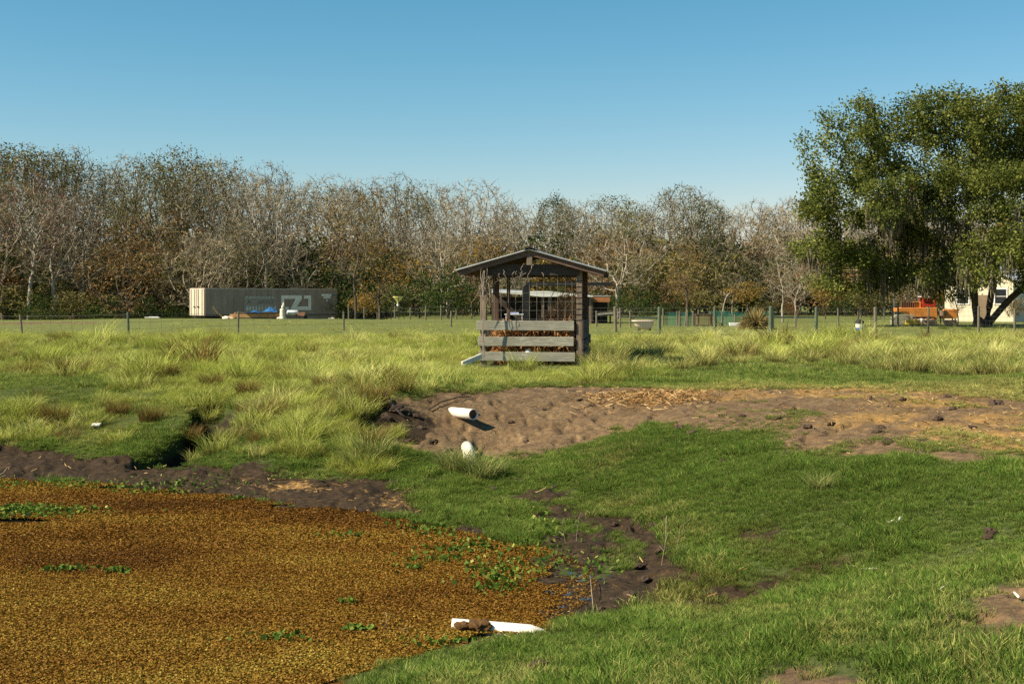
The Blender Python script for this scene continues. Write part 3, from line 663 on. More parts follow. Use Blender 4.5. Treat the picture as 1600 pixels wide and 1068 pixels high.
def bark(name, a, b, sc=3):
    t = NT(name); c = t.map(t.coord(), (4, 4, 1)); n = t.noise(c, sc, 6, .65)
    return t.pbsdf(t.ramp(n, [(.3, a), (.7, b)]), .9, 0, t.bump(n, .8, .03), .1)
def twigm(name, stops):
    t = NT(name); return t.leaf(t.ramp(t.attr('rnd').outputs['Fac'], stops), .1, .02)
BK = {'grey': bark('bark_grey', (.14, .115, .08), (.33, .28, .205)), 'dark': bark('bark_dark', (.055, .045, .035), (.13, .105, .085)), 'pale': bark('bark_pale', (.22, .19, .145), (.44, .39, .31)), 'oak': bark('bark_oak', (.045, .036, .028), (.11, .09, .07))}
TW = {'grey': twigm('twig_grey', [(0, (.15, .125, .078)), (.6, (.30, .255, .165)), (1, (.42, .365, .25))]), 'tan': twigm('twig_tan', [(0, (.155, .115, .055)), (.6, (.31, .24, .125)), (1, (.44, .36, .21))]), 'pink': twigm('twig_pink', [(0, (.15, .085, .06)), (.6, (.26, .165, .12)), (1, (.34, .25, .19))]), 'dark': twigm('twig_dark', [(0, (.10, .08, .055)), (.6, (.21, .17, .12)), (1, (.31, .26, .19))])}
def lm(name, a, b, c, tr=.3): return mat_leaf(name, [(0, a), (.5, b), (.85, c), (1, tuple(min(1, x * 1.5) for x in c))], tr, .006)
LF = {'olive': lm('leaf_olive', (.05, .05, .014), (.115, .11, .030), (.19, .175, .06)), 'green': lm('leaf_green', (.020, .034, .009), (.045, .070, .018), (.085, .115, .034)), 'bright': lm('leaf_bright', (.05, .075, .014), (.10, .14, .028), (.17, .21, .05)),
      'rust': lm('leaf_rust', (.07, .034, .011), (.165, .085, .028), (.26, .155, .055)), 'gold': lm('leaf_gold', (.10, .06, .013), (.22, .14, .028), (.36, .25, .06)), 'red': lm('leaf_red', (.09, .025, .02), (.19, .06, .045), (.28, .12, .09)), 'brown': lm('leaf_brown', (.07, .052, .022), (.15, .115, .05), (.24, .195, .09)),
      'oak': lm('leaf_oak', (.034, .05, .010), (.125, .152, .033), (.23, .25, .062), .42)}

def bare_proto(seed, H, rx, cz, rz, natt, trunk, twig, leaf=None, lk=6, lsize=.2, lfrac=.5, step=.55, k=4, tip=.021, fork=.3, w=.052):
    rng = np.random.default_rng(seed)
    att = np.concatenate([ell(int(natt * .75), (0, 0, cz * H), (rx, rx, rz * H), rng, .35), ell(natt // 4, (rng.normal(0, rx * .4), rng.normal(0, rx * .4), (cz + .12) * H), (rx * .7, rx * .7, rz * H * .75), rng)])
    # knock holes in the crown so that limbs show
    for _ in range(5):
        c = ell(1, (0, 0, cz * H), (rx, rx, rz * H), rng)[0]; att = att[((att - c) ** 2).sum(1) > (rx * .33) ** 2]
    ht = fork * H; n = max(3, int(ht / step)); wob = np.cumsum(rng.normal(0, .07, (n + 1, 2)), 0); ch = [(wob[i, 0], wob[i, 1], ht * i / n) for i in range(n + 1)]
    P, par = grow(att, ch, step, 4.5, .75, 60, rng, .10, .28)
    r = radii(P, par, tip, 2.05); r[:n] *= np.linspace(1.3, 1, n)
    tm, D = limb_mesh('trunk', P, par, r, BK[trunk], .016)
    cm = twig_mesh('crown', P, D, r, TW[twig], rng, max(1, k - 1), (.4, 1.2), w, .05, sub=1)
    fm = None
    if leaf:
        ii = np.where(r < .055)[0]; ii = ii[rng.random(len(ii)) < lfrac]; fm = leaf_mesh('foliage', P[ii], rng, lk, .38, lsize, LF[leaf])
    return tm, cm, fm
def bush_proto(seed, H, R, leaf, lumps=9, per=42, lsize=.26, trunk='dark', twig=None):
    rng = np.random.default_rng(seed); att = []
    for i in range(lumps):
        a = rng.uniform(0, 6.28); q = R * rng.uniform(.1, .75); s = rng.uniform(.28, .5) * R; z = rng.uniform(.25, .85) * H
        att.append(ell(per, (q * math.cos(a), q * math.sin(a), z), (s, s, min(s * .8, z)), rng, .3))
    att = np.concatenate(att); att = att[att[:, 2] > .1]
    P, par = grow(att, [(0, 0, 0), (.05, 0, .3), (0, .05, .6)], .38, 3, .5, 50, rng, .1, .25); r = radii(P, par, .012, 2.1)
    tm, D = limb_mesh('trunk', P, par, r, BK[trunk], .014)
    ii = np.where(r < .03)[0]; lf = leaf_mesh('crown', P[ii], rng, 9, .27, lsize, LF[leaf])
    tw = twig_mesh('twigs', P, D, r, TW[twig], rng, 2, (.4, 1.0), .03, .03) if twig else None
    return tm, lf, tw

PR = {}
def proto(key, *a, **kw): PR[key] = bare_proto(*a, **kw)
proto('bare_a', 1, 17, 4.6, .64, .34, 520, 'grey', 'grey')
proto('bare_b', 2, 15, 4.2, .62, .36, 520, 'grey', 'tan')
proto('bare_c', 3, 16, 3.6, .66, .32, 430, 'pale', 'grey', fork=.4)
proto('bare_d', 4, 14, 5.2, .60, .36, 600, 'grey', 'tan', 'brown', 3, .2, .4)
proto('bare_e', 5, 17, 4.4, .66, .32, 460, 'dark', 'grey', 'olive', 5, .22, .6)
proto('olive_a', 6, 18, 4.8, .63, .35, 560, 'dark', 'dark', 'olive', 11, .24, .85, k=2)
proto('olive_b', 7, 16, 4.6, .60, .38, 560, 'grey', 'grey', 'olive', 8, .22, .7, k=3)
proto('pink_a', 8, 13, 3.8, .60, .38, 460, 'grey', 'pink')
proto('gold_a', 9, 12, 3.6, .56, .42, 420, 'dark', 'tan', 'gold', 8, .24, .7, k=2)
proto('rust_a', 10, 9, 4.0, .55, .42, 420, 'dark', 'tan', 'rust', 9, .24, .75, k=3)
proto('red_a', 11, 17, 4.2, .66, .32, 460, 'pale', 'pink', 'red', 4, .22, .6, k=4)
proto('white_a', 12, 12, 3.4, .60, .36, 300, 'pale', 'grey', None, fork=.35, k=3)
proto('small_grey', 13, 9, 3.6, .58, .40, 460, 'grey', 'grey', fork=.15, k=6)
proto('bare_f', 14, 15, 5.6, .58, .38, 620, 'pale', 'grey', fork=.25, k=4)
proto('green_a', 15, 17, 3.6, .62, .36, 420, 'dark', 'dark', 'green', 13, .26, .9, k=1)
PR['bush_green'] = bush_proto(21, 5.0, 3.4, 'green'); PR['bush_olive'] = bush_proto(22, 4.2, 3.2, 'olive', twig='tan'); PR['bush_rust'] = bush_proto(23, 4.4, 3.2, 'rust', twig='pink')
PR['bush_brown'] = bush_proto(24, 3.6, 3.0, 'brown', twig='grey'); PR['bush_gold'] = bush_proto(25, 4.4, 2.8, 'gold', twig='tan'); PR['bush_bright'] = bush_proto(26, 4.6, 2.8, 'bright')
DESC = {'bare_a': 'bare grey wide crowned tree', 'bare_b': 'bare tan twigged tree', 'bare_c': 'bare tree with pale upright limbs', 'bare_d': 'bare tree with few brown leaves', 'bare_e': 'dark limbed tree with thin olive leaves',
        'olive_a': 'tall olive leaved tree with dark limbs', 'olive_b': 'grey limbed tree with loose olive leaves', 'pink_a': 'bare tree with pinkish brown twigs', 'gold_a': 'small tree with golden brown leaves', 'rust_a': 'low tree with rust red leaves', 'red_a': 'pale trunked tree with reddish buds',
        'white_a': 'slender tree with nearly white bare limbs', 'small_grey': 'low bare grey tree branching near the ground', 'bare_f': 'broad bare tree with pale crooked limbs', 'green_a': 'narrow evergreen tree with dark green leaves',
        'bush_green': 'dense dark green bush', 'bush_olive': 'loose olive green bush', 'bush_rust': 'rust coloured bush', 'bush_brown': 'brown half bare bush', 'bush_gold': 'golden leaved bush', 'bush_bright': 'fresh green leafy bush'}
ZONES = [(60, 'at the far left'), (165, 'left of the rust red tree'), (280, 'right of the rust red tree'), (350, 'behind the trailer doors'), (440, 'behind the trailer middle'), (530, 'behind the trailer nose'),
         (620, 'left of the yellow feeder'), (710, 'right of the yellow feeder'), (830, 'behind the shelter roof left'), (950, 'behind the shelter roof right'), (1040, 'behind the bathtub'), (1150, 'behind the green netting'), (1250, 'behind the spiky brown shrub'), (1400, 'left behind the live oak'), (9999, 'behind the oak trunk')]
def tree(kind, u, d, top=None, rz=None, label=None, sx=1.0, z=None):
    """one tree of KIND standing at distance d so that its top reaches picture row top"""
    x = (u - CU) / F * d; z0 = float(gz(x, d)) if z is None else z
    a = PR[kind]; bush = kind.startswith('bush'); nm = 'bush' if bush else 'tree'
    e = empty(nm, (x, d, z0 - .05), RNG.uniform(0, 6.28) if rz is None else rz)
    if 'h' not in TOP.setdefault(kind, {}):
        TOP[kind]['h'] = max(max(v.co.z for v in m.vertices) for m in a if m is not None)
    s = 1.0
    if top is not None: s = (CAMZ - (top - HZ) / F * d - z0) / TOP[kind]['h']
    e.scale = (s * sx, s * sx, s)
    for m, n in zip(a, ('trunk', 'crown', 'twigs' if bush else 'foliage')):
        if m is not None: mobj(n, m, e)
    zone = next(t for lim, t in ZONES if u < lim)
    row = '' if bush or d < 150 else (', rear row' if d > 163 else ', middle row')
    lb = label or f'{DESC[kind]} {zone}{row}'
    tag(e, lb, nm, None if label else f'{DESC[kind]} {zone}{row}')
    return e
TOP = {}
PROFILE = [(-250, 220), (0, 198), (50, 200), (95, 214), (130, 222), (170, 246), (200, 244), (260, 236), (330, 236), (380, 250), (420, 262), (500, 266), (560, 272), (640, 277), (700, 278), (760, 292), (840, 304), (930, 308), (980, 302), (1040, 296), (1090, 286), (1140, 308), (1200, 308), (1240, 300), (1320, 305), (1900, 310)]
def skyline(u): return float(np.interp(u, [p[0] for p in PROFILE], [p[1] for p in PROFILE]))
rz_ = random.Random(5)
def pick(u, row):
    if u < 380: w = {'olive_a': 7, 'olive_b': 5, 'green_a': 1.5, 'bare_a': 2.5, 'bare_e': 3, 'red_a': 1.5, 'bare_c': 2, 'gold_a': 1}
    elif u < 800: w = {'bare_a': 4, 'bare_b': 4, 'bare_d': 5, 'bare_c': 2, 'bare_e': 4, 'bare_f': 1.5, 'olive_b': 3.5, 'gold_a': 2, 'green_a': .6}
    else: w = {'bare_a': 3, 'bare_b': 3, 'bare_d': 5, 'bare_f': 2, 'bare_e': 4, 'olive_b': 3.5, 'pink_a': 1, 'gold_a': 2, 'green_a': .8}
    if row == 0: w = {**{k: v * .5 for k, v in w.items()}, 'gold_a': 3 if u > 480 else 1, 'olive_b': 4, 'small_grey': 2, 'white_a': 1.5, 'pink_a': 1.5, 'rust_a': 1.5}
    return rz_.choices(list(w), list(w.values()))[0]
for row, (d, step, lo, hi) in enumerate(((147, 66, 70, 150), (157, 60, 0, 80), (168, 52, -16, 34), (180, 50, -10, 26))):
    u = -190 + row * 17
    while u < 1800:
        uu = u + rz_.uniform(-16, 16); t = skyline(uu) + rz_.uniform(lo, hi)
        kd = pick(uu, row) if row < 3 else rz_.choice(['olive_a', 'olive_b', 'bare_d', 'bare_e'])
        tree(kd, uu, d + rz_.uniform(-3.5, 3.5), t, sx=rz_.uniform(.9, 1.25)); u += step
# understorey along the front and inside the wood
for d, step, lo, hi in ((141, 42, 430, 475), (151, 44, 385, 440), (163, 42, 345, 410), (176, 44, 335, 390)):
    u = -190
    while u < 1800:
        uu = u + rz_.uniform(-14, 14)
        if uu < 250: w = {'bush_green': 6, 'bush_olive': 5, 'bush_rust': 1.5, 'bush_brown': 2}
        elif uu < 540: w = {'bush_green': 6, 'bush_olive': 4, 'bush_brown': 2}
        elif uu < 780: w = {'bush_green': 6, 'bush_olive': 4, 'bush_gold': 4, 'bush_rust': 1, 'bush_brown': 1}
        else: w = {'bush_green': 5, 'bush_olive': 3, 'bush_gold': 3, 'bush_brown': 2.5, 'bush_rust': 1.5}
        tree(rz_.choices(list(w), list(w.values()))[0], uu, d + rz_.uniform(-3, 3), rz_.uniform(lo, hi), sx=rz_.uniform(1.0, 1.5)); u += step
# trees one can tell apart
tree('rust_a', 195, 137, 366, label='rust red leaved low tree in front of the wood, well left of the trailer', sx=1.15)
tree('small_grey', 303, 139, 352, label='pale grey fan shaped bare tree right behind the trailer rear doors', sx=1.1)
tree('red_a', 45, 143, 240, label='tall pale trunked tree with reddish buds over the left end of the fence')
tree('olive_a', 232, 150, 240, label='tall olive crowned tree with a leaning dark trunk left of the trailer')
tree('bare_a', 322, 152, 236, label='tall airy bare tree whose crown stands against the sky above the trailer doors')
tree('bare_c', 415, 146, 262, label='bare tree with bold pale forks above the middle of the trailer')
tree('gold_a', 590, 136, 360, label='golden orange leaved tree just left of the yellow feeder', sx=1.0)
tree('bare_e', 556, 134, 300, label='dark stemmed bare tree standing beside the nose of the trailer', sx=.8)
tree('bare_f', 700, 140, 312, label='bare tree with white crooked limbs left of the shelter roof', sx=.8)
tree('bush_green', 655, 126, 415, label='broad dark green bush right of the yellow feeder', sx=1.0)
tree('bush_green', 700, 122, 405, label='largest dark green bush, close against the left side of the shelter', sx=1.1)
tree('bare_f', 965, 122, 318, label='spreading bare tree with long pale limbs just right of the shelter', sx=1.1)
tree('bush_green', 985, 117, 440, label='dark green bush under the spreading bare tree right of the shelter', sx=1.2)
tree('bush_green', 935, 121, 448, label='dark green bush half hidden by the right end of the shelter roof', sx=1.0)
tree('bare_e', 1090, 150, 286, label='tallest rounded bare tree above the green netting pen', sx=1.05)
tree('gold_a', 1075, 137, 375, label='brown gold leaved tree above the green netting pen')
tree('white_a', 1222, 104, 372, label='nearly white trunked bare tree behind the fence left of the oak', sx=.9)
tree('white_a', 1246, 110, 395, label='second white limbed tree, beside the oak crown edge', sx=.9)
tree('green_a', 868, 176, 297, label='dark evergreen top rising above the shelter ridge')
tree('bush_bright', 990, 178, 306, label='bright green leafy crown high behind the spreading bare tree', sx=.6)
tree('bush_gold', 1290, 118, 420, label='golden olive bush under the left edge of the oak crown', sx=1.0)
tree('bush_olive', 1340, 122, 430, label='olive bush standing in the shade under the oak', sx=1.2)
tree('bush_brown', 1585, 104, 455, label='grey brown thorny bush right of the oak trunk', sx=.8)

tree('olive_b', 1496, 90, 428, label='thin leafy sapling before the cream house wall', sx=.7)
for u, d, t, la in ((1412, 84, 509, 'low green ground plant left of the yellow edging board'), (1446, 82, 508, 'low green ground plant before the orange machine'), (1478, 80, 506, 'low green ground plant left of the oak trunk'), (1512, 79, 508, 'low green ground plant at the foot of the oak'), (1560, 80, 507, 'low green ground plant right of the oak trunk'), (1595, 81, 509, 'low green ground plant at the right edge by the fence')): tree('bush_bright', u, d, t, label=la, sx=3.2)
# the live oak
def oak():
    d = 87.0; sc = d / F; bx = (1537 - CU) * sc; rng = np.random.default_rng(77)
    E = [(1560,205,75,72,0),(1472,200,55,50,-1),(1395,205,52,52,1.5),(1330,205,42,48,-.5),(1282,300,40,56,.5),(1335,325,62,62,-2.5),(1300,437,36,28,0),(1345,448,40,22,2),(1400,440,48,28,1),(1450,428,40,28,2),(1440,188,45,45,0),(1500,165,48,36,0),(1430,162,26,20,1),(1548,165,62,45,-1),(1610,160,50,40,0),(1488,425,36,34,-4.5),(1512,412,32,30,-5),(1572,412,36,30,-5),(1530,378,50,40,-5.5),(1582,382,45,40,-5.5),(1450,440,36,24,-2),(1258,335,16,34,0),(1255,385,14,26,.5),(1282,225,16,18,0),(1300,178,22,16,0),(1345,165,26,16,0),(1272,280,18,26,-1),(1505,350,36,30,-3.5),(1545,345,34,30,-4),(1500,443,30,20,-5),(1560,438,22,18,-4.5),(1604,402,50,40,-3),(1475,395,36,36,-3.5),(1425,300,70,62,-1),(1520,300,70,62,-3),(1600,300,72,72,0),(1660,220,80,80,1),(1283,390,38,42,0),(1345,400,55,40,1.5),(1700,340,80,70,-1),(1530,400,42,34,-4),(1575,395,34,30,-4.5),(1440,380,40,38,2),(1370,260,60,50,3),(1560,250,90,80,4),(1470,340,60,50,4)]
    att = []
    for u, v, a, b, y in E:
        nl = max(3, int(a * b / 330)); c0 = np.array(((u - 1537) * sc, y, (HZ - v) * sc + CAMZ)); R0 = np.array((a * sc, rng.uniform(3, 4.4), b * sc))
        for q in range(nl):
            lr = rng.uniform(.62, 1.15) * min(1.0, (a + b) / 80); cc = c0 + rvec(1, rng)[0] * np.maximum(R0 - lr * .8, .15) * rng.uniform(.55, 1.0); att.append(ell(int(20 * lr * lr) + 4, cc, (lr * 1.15, lr * 1.15, lr * .8), rng, .3))
    att.append(ell(9, ((1262 - 1537) * sc, 0, (HZ - 214) * sc + CAMZ), (.8, .5, .6), rng))
    att = np.concatenate(att)
    for _ in range(8):
        c = att[rng.integers(len(att))]; att = att[((att - c) ** 2).sum(1) > rng.uniform(.5, 1.25) ** 2]
    q = lambda u, v, y: ((u - 1537) * sc, y, (HZ - v) * sc + CAMZ)
    ch = [(0, 0, -.15), q(1523, 496, -.3), q(1519, 478, -.5), q(1518, 460, -.6), q(1517, 440, -.8), q(1512, 420, -1), q(1506, 400, -1.2), q(1498, 378, -1.4), q(1488, 355, -1.2), q(1474, 335, -.6)]
    ex = [[q(1546, 498, .3), q(1549, 480, .4), q(1553, 460, .5), q(1556, 440, .5), q(1559, 420, .4), q(1562, 400, .3), q(1563, 375, .2), q(1566, 345, .2), q(1568, 315, .3)],
          [q(1551, 497, -.1), q(1562, 482, -.3), q(1576, 465, -.5), q(1590, 452, -.6), q(1606, 442, -.6), q(1625, 430, -.5), q(1650, 412, -.3)],
          [q(1530, 496, .5), q(1531, 476, .9), q(1532, 456, 1.4), q(1528, 430, 2), q(1515, 405, 2.6), q(1490, 380, 2.8), q(1455, 362, 2.6), q(1420, 350, 2), q(1385, 345, 1.4)]]
    P, par = grow(att, ch, .42, 3.6, .62, 120, rng, .02, .3, ex)
    r = radii(P, par, .013, 2.25)
    st = np.zeros(len(P), bool); st[:len(ch) + sum(map(len, ex))] = True
    r = np.where(st, np.clip(r, .2, .42), np.minimum(r, .3)); r[0] = .75
    e = empty('oak_tree', (bx, d, float(gz(bx, d))), 0, 'huge live oak with dense green crown and hanging grey moss', 'tree')
    tm, D = limb_mesh('trunk', P, par, r, BK['oak'], .015); mobj('trunk', tm, e)
    ii = np.where((r < .035) & ~st)[0]
    mobj('crown', leaf_mesh('crown', P[ii], rng, 68, .32, .20, LF['oak'], .8), e)
    # tufts of dead leaf
    jj = ii[rng.random(len(ii)) < .05]; mobj('dead_leaves', leaf_mesh('dead_leaves', P[jj], rng, 14, .2, .18, LF['rust']), e)
    # hanging moss: strands under the limbs of the lower half
    kk = np.where((r < .16) & (P[:, 2] < 8.2) & (P[:, 2] > 2.6) & ~st)[0]; w = np.exp(-((P[kk, 0] + 4.2) / 3.4) ** 2) * .9 + .15; kk = kk[rng.random(len(kk)) < w * .62]
    n = len(kk) * 14; b = np.repeat(P[kk], 14, 0) + rng.normal(0, .13, (n, 3)); L = np.repeat(rng.uniform(.3, 1.7, len(kk)) ** 1.3, 14) * rng.uniform(.4, 1.0, n); a = rng.uniform(0, 6.28, n)
    s = np.stack([np.cos(a), np.sin(a), 0 * a], 1) * rng.uniform(.022, .055, n)[:, None]; mid = b + np.stack([rng.normal(0, .06, n), rng.normal(0, .06, n), -L * .5], 1); en = mid + np.stack([rng.normal(0, .06, n), rng.normal(0, .06, n), -L * .5], 1)
    V = np.stack([b - s * .6, b + s * .6, mid + s, mid - s, en + s * .15, en - s * .15], 1).reshape(-1, 3); o6 = (np.arange(n) * 6)[:, None]
    mobj('hanging_moss', np_mesh('hanging_moss', V, np.concatenate([o6 + np.array([[0, 1, 2, 3]]), o6 + np.array([[3, 2, 4, 5]])]), twigm('moss_strand', [(0, (.06, .052, .036)), (.6, (.125, .11, .078)), (1, (.21, .19, .14))]), {'rnd': np.repeat(rng.random(n), 6)}), e)
oak()
# ------------------------------------------------------------------ shelter
def at(u, v, d): return Vector(PD(u, v, d))
def on(u, d): x = (u - CU) / F * d; return Vector((x, d, float(gz(x, d))))
def shelter():
    x0 = .37; g = float(gz(x0, 36)); S = empty('feed_shelter', (x0, 36, g), math.radians(-6), 'small open sided feed shelter with boarded front and metal gable roof', 'shelter')
    W0, W1, DP = -1.10, 1.34, 2.6
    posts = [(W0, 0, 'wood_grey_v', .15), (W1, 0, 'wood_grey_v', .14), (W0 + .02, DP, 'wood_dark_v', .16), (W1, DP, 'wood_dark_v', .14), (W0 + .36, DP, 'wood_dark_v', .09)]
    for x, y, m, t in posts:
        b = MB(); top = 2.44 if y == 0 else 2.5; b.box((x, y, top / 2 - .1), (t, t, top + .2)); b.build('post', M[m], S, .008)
    def board(z0, z1, xa, xb, y, m='wood_grey', nm='board', sag=.0):
        b = MB(); n = 6; h = z1 - z0
        for i in range(n):
            pass
        b.box(((xa + xb) / 2, y, (z0 + z1) / 2), (xb - xa, .04, h), Matrix.Rotation(sag, 3, 'Y')); return b.build(nm, M[m], S, .006)
    yb = -.10
    board(.89, 1.135, -1.255, 1.21, yb, sag=.004); board(.495, .73, -1.225, 1.20, yb, sag=-.002); board(.115, .345, -1.215, 1.235, yb, sag=.006)
    # short studs the boards are nailed to
    for x in (-1.10, 1.16): b = MB(); b.box((x, -.076 + .07, .55), (.10, .05, 1.1)); b.build('stud', M['wood_dark_v'], S)
    # right side planks and left side planks
    for k, z in enumerate((.25, .52, .79, 1.03)):
        b = MB(); b.box((W1 + .09, DP / 2 - .03, z), (.035, DP + .2, .235)); b.build('side_board', M['wood_dark'], S, .005)
    b = MB(); b.box((W0 - .09, DP / 2 + .12, .3), (.035, DP - .1, .24)); b.build('side_board', M['wood_dark'], S, .005)
    # kick board at the rear
    for z in (.28, .62): b = MB(); b.box(((W0 + W1) / 2, DP + .1, z), (W1 - W0 + .3, .035, .24)); b.build('rear_board', M['wood_grey'], S, .005)
    # front beam in two layers, rear beam
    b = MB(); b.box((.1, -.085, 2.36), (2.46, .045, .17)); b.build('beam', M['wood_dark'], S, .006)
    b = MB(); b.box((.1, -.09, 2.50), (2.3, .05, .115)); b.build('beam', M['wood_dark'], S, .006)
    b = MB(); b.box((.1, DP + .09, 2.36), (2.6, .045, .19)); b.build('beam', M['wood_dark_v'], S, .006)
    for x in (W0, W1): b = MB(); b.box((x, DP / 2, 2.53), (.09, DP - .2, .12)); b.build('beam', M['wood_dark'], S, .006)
    # roof: ridge at x=.10, eaves at -1.78 and 2.03
    RX, RZ = .10, 2.93; eav = ((-1.78, 2.40), (2.03, 2.38))
    for ex, ez in eav:
        for y in (-.27, .55, 1.35, DP + .12):
            b = MB(); b.bar((ex + (.06 if ex < 0 else -.06), y, ez - .075), (RX - (.02 if ex < 0 else -.02), y, RZ - .095), .045, .135); b.build('rafter', M['wood_brown'], S, .005)
        b = MB(); n = 44; ys = np.linspace(-.36, DP + .3, n + 1); vs = []; fs = []
        for i, y in enumerate(ys):
            o = .022 if i % 2 else 0
            for t in np.linspace(0, 1, 5): vs.append((RX + (ex - RX) * t, y, RZ + (ez - RZ) * t + o))
        for i in range(n):
            for k in range(4): q = i * 5 + k; fs.append((q, q + 5, q + 6, q + 1) if ex > 0 else (q, q + 1, q + 6, q + 5))
        b.add(vs, fs); o = b.build('roof_sheet', M['metal_roof'], S); sm = o.modifiers.new('s', 'SOLIDIFY'); sm.thickness = .018; sm.offset = 1
        for t in (.1, .5, .92):
            b = MB(); b.bar((RX + (ex - RX) * t, -.25, RZ + (ez - RZ) * t - .022), (RX + (ex - RX) * t, DP + .2, RZ + (ez - RZ) * t - .022), .09, .03); b.build('purlin', M['wood_brown'], S)
    b = MB(); b.prism([(RX - .15, RZ + .0), (RX, RZ + .065), (RX + .15, RZ + .0), (RX, RZ + .035)], -.38, DP + .32); b.build('ridge_cap', M['metal_dark'], S)
    b = MB(); b.box((RX, -.26, 2.70), (.14, .06, .34)); b.build('king_post', M['wood_grey_v'], S, .006)
    b = MB(); b.box((RX + .75, .2, 2.62), (.5, .03, .12)); b.build('gable_scrap', M['tan'], S, .004)
    # welded wire across the front opening
    b = MB()
    for x in np.arange(W0 + .1, W1, .18): b.tube([(x, -.05, 1.0), (x + RNG.normal(0, .01), -.05, 2.32)], .0045, 4)
    for z in (1.18, 1.4, 1.62, 1.84, 2.06, 2.25): b.tube([(W0, -.05, z), ((W0 + W1) / 2, -.05, z - .01), (W1, -.05, z)], .0042, 4)
    b.build('wire_mesh', M['wire'], S)
    # wire wrapped round the right post
    b = MB()
    for z in np.arange(1.15, 2.2, .14):
        q = .078; b.tube([(W1 - q, -q, z), (W1 + q, -q, z + .01), (W1 + q, q, z), (W1 - q, q, z), (W1 - q, -q, z)], .006, 4)
    b.build('post_wire', M['metal_dark'], S)
    b = MB()
    b.bar((W0 + .35, .4, 1.06), (W0 + 1.0, .5, 1.42), .04, .03); b.build('pipe_rail', M['metal_roof'], S) if False else None
    # dead vines on the left corner: a plant of its own
    V = empty('dead_vine', (x0 - 1.05, 35.85, g), math.radians(-6), 'dead grey vine clinging to the left front post of the shelter', 'vine'); b = MB(); r = random.Random(3)
    for i in range(26):
        x = r.uniform(-.16, .12) if i < 16 else r.uniform(0, 1.6); z = r.uniform(1.9, 2.55) if i < 16 else r.uniform(2.3, 2.62); P = [(x, -.03 - r.random() * .08, z)]
        L = r.uniform(.25, .9) if i < 16 else r.uniform(.12, .45); n = 6
        for k in range(n):
            q = P[-1]; P.append((q[0] + r.gauss(0, .045), q[1] + r.gauss(0, .02), q[2] - L / n * r.uniform(.4, 1.3)))
        b.tube(P, [.010 * (1 - .6 * k / n) for k in range(n + 1)], 4)
    for i in range(3):
        x = r.uniform(-.05, .06); P = [(x + .03 * math.sin(k * 1.3 + i), -.09 - .01 * math.cos(k), .2 + k * .22) for k in range(11)]; b.tube(P, .011, 4)
    b.build('stems', M['vine'], V)
    # dead weeds packed behind the boards
    D = empty('dead_weeds', (x0 + .3, 36.6, g), math.radians(-6), 'brown dead weeds piled behind the boards inside the shelter', 'dead plants'); n = 5200
    x = RNG.uniform(-1.15, .95, n); y = RNG.uniform(-.35, 1.3, n); top = .95 + .95 * sstep(-.2, .7, x) * RNG.random(n); z = RNG.random(n) ** .8 * top
    a = RNG.uniform(0, 6.28, n); e = RNG.normal(.7, .5, n); L = RNG.uniform(.12, .42, n)
    U = np.stack([np.cos(a) * np.cos(e), np.sin(a) * np.cos(e), np.sin(e)], 1) * L[:, None] * .5; Vv = np.cross(U, rvec(n)); Vv = Vv / (np.linalg.norm(Vv, axis=1)[:, None] + 1e-9) * RNG.uniform(.006, .016, n)[:, None]
    mm = mat_leaf('dead_weed', [(0, (.18, .075, .028)), (.5, (.46, .23, .085)), (1, (.68, .45, .22))], .25, .02)
    mobj('stalks', quads('stalks', np.stack([x, y, z + .05], 1), U, Vv, mm, RNG.random(n)), D)
    b = MB()
    for i in range(20):
        xx = r.uniform(.0, .9) if i > 3 else r.uniform(-.5, .1); yy = r.uniform(-.3, .9); hh = r.uniform(1.3, 1.95) if i > 3 else r.uniform(1.25, 1.7); lean = r.uniform(-.35, .35); P = [(xx + lean * t + .03 * math.sin(6 * t + i), yy, .3 + (hh - .3) * t) for t in np.linspace(0, 1, 6)]
        b.tube(P, [.012 * (1 - .12 * k) for k in range(6)], 4)
        for q in range(4):
            k = r.randint(2, 5); p = P[k]; b.tube([p, (p[0] + r.gauss(0, .12), p[1] + r.gauss(0, .1), p[2] + r.uniform(.05, .25))], .006, 3)
    b.build('tall_stems', M['twig'], D)
    # small pale things inside
    b = MB(); n = 10; vs = [(0, 0, .10)]; fs = []
    for j in range(1, 6):
        a = j * math.pi / 12
        for k in range(12): vs.append((.10 * math.sin(a * 1.2) * math.cos(k * math.pi / 6), .10 * math.sin(a * 1.2) * math.sin(k * math.pi / 6), .10 * math.cos(a * 1.2)))
    for k in range(12): fs.append((0, 1 + k, 1 + (k + 1) % 12))
    for j in range(4):
        for k in range(12): fs.append((1 + j * 12 + k, 13 + j * 12 + k, 13 + j * 12 + (k + 1) % 12, 1 + j * 12 + (k + 1) % 12))
    b.add(vs, fs); p = at(825, 551, 36.02); tag(b.build('float_ball', M['white_pvc'], None, 0, True, loc=(p.x, p.y, p.z)), 'white plastic dome showing between the two lower shelter boards', 'float')
    for u, v, w_, h_, la in ((818, 520, .22, .34, 'faded blue grey tub behind the top shelter board'), (760, 520, .3, .3, 'grey tub in the left front corner of the shelter')):
        b = MB(); k = 14; q = on(u, 36.75); b.tube([(0, 0, .5), (0, 0, .55), (0, 0, 1.0), (0, 0, 1.02)], [w_ * .42, w_ * .45, w_ * .5, w_ * .52], k)
        tag(b.build('feed_tub', plain('tub_' + la[:4], (.30, .34, .34), .6), None, 0, True, loc=q), la, 'tub')
    # white pipe leaning at the left front corner
    b = MB(); a_, c_ = at(722, 572, 34.6), at(752, 556, 35.5); a_.z = max(a_.z, float(gz(a_.x, a_.y)) + .10); b.bar(a_, c_, .06, .13)
    tag(b.build('white_board', M['white_pvc'], None, .01), 'white board leaning against the left foot of the shelter', 'board')
shelter()

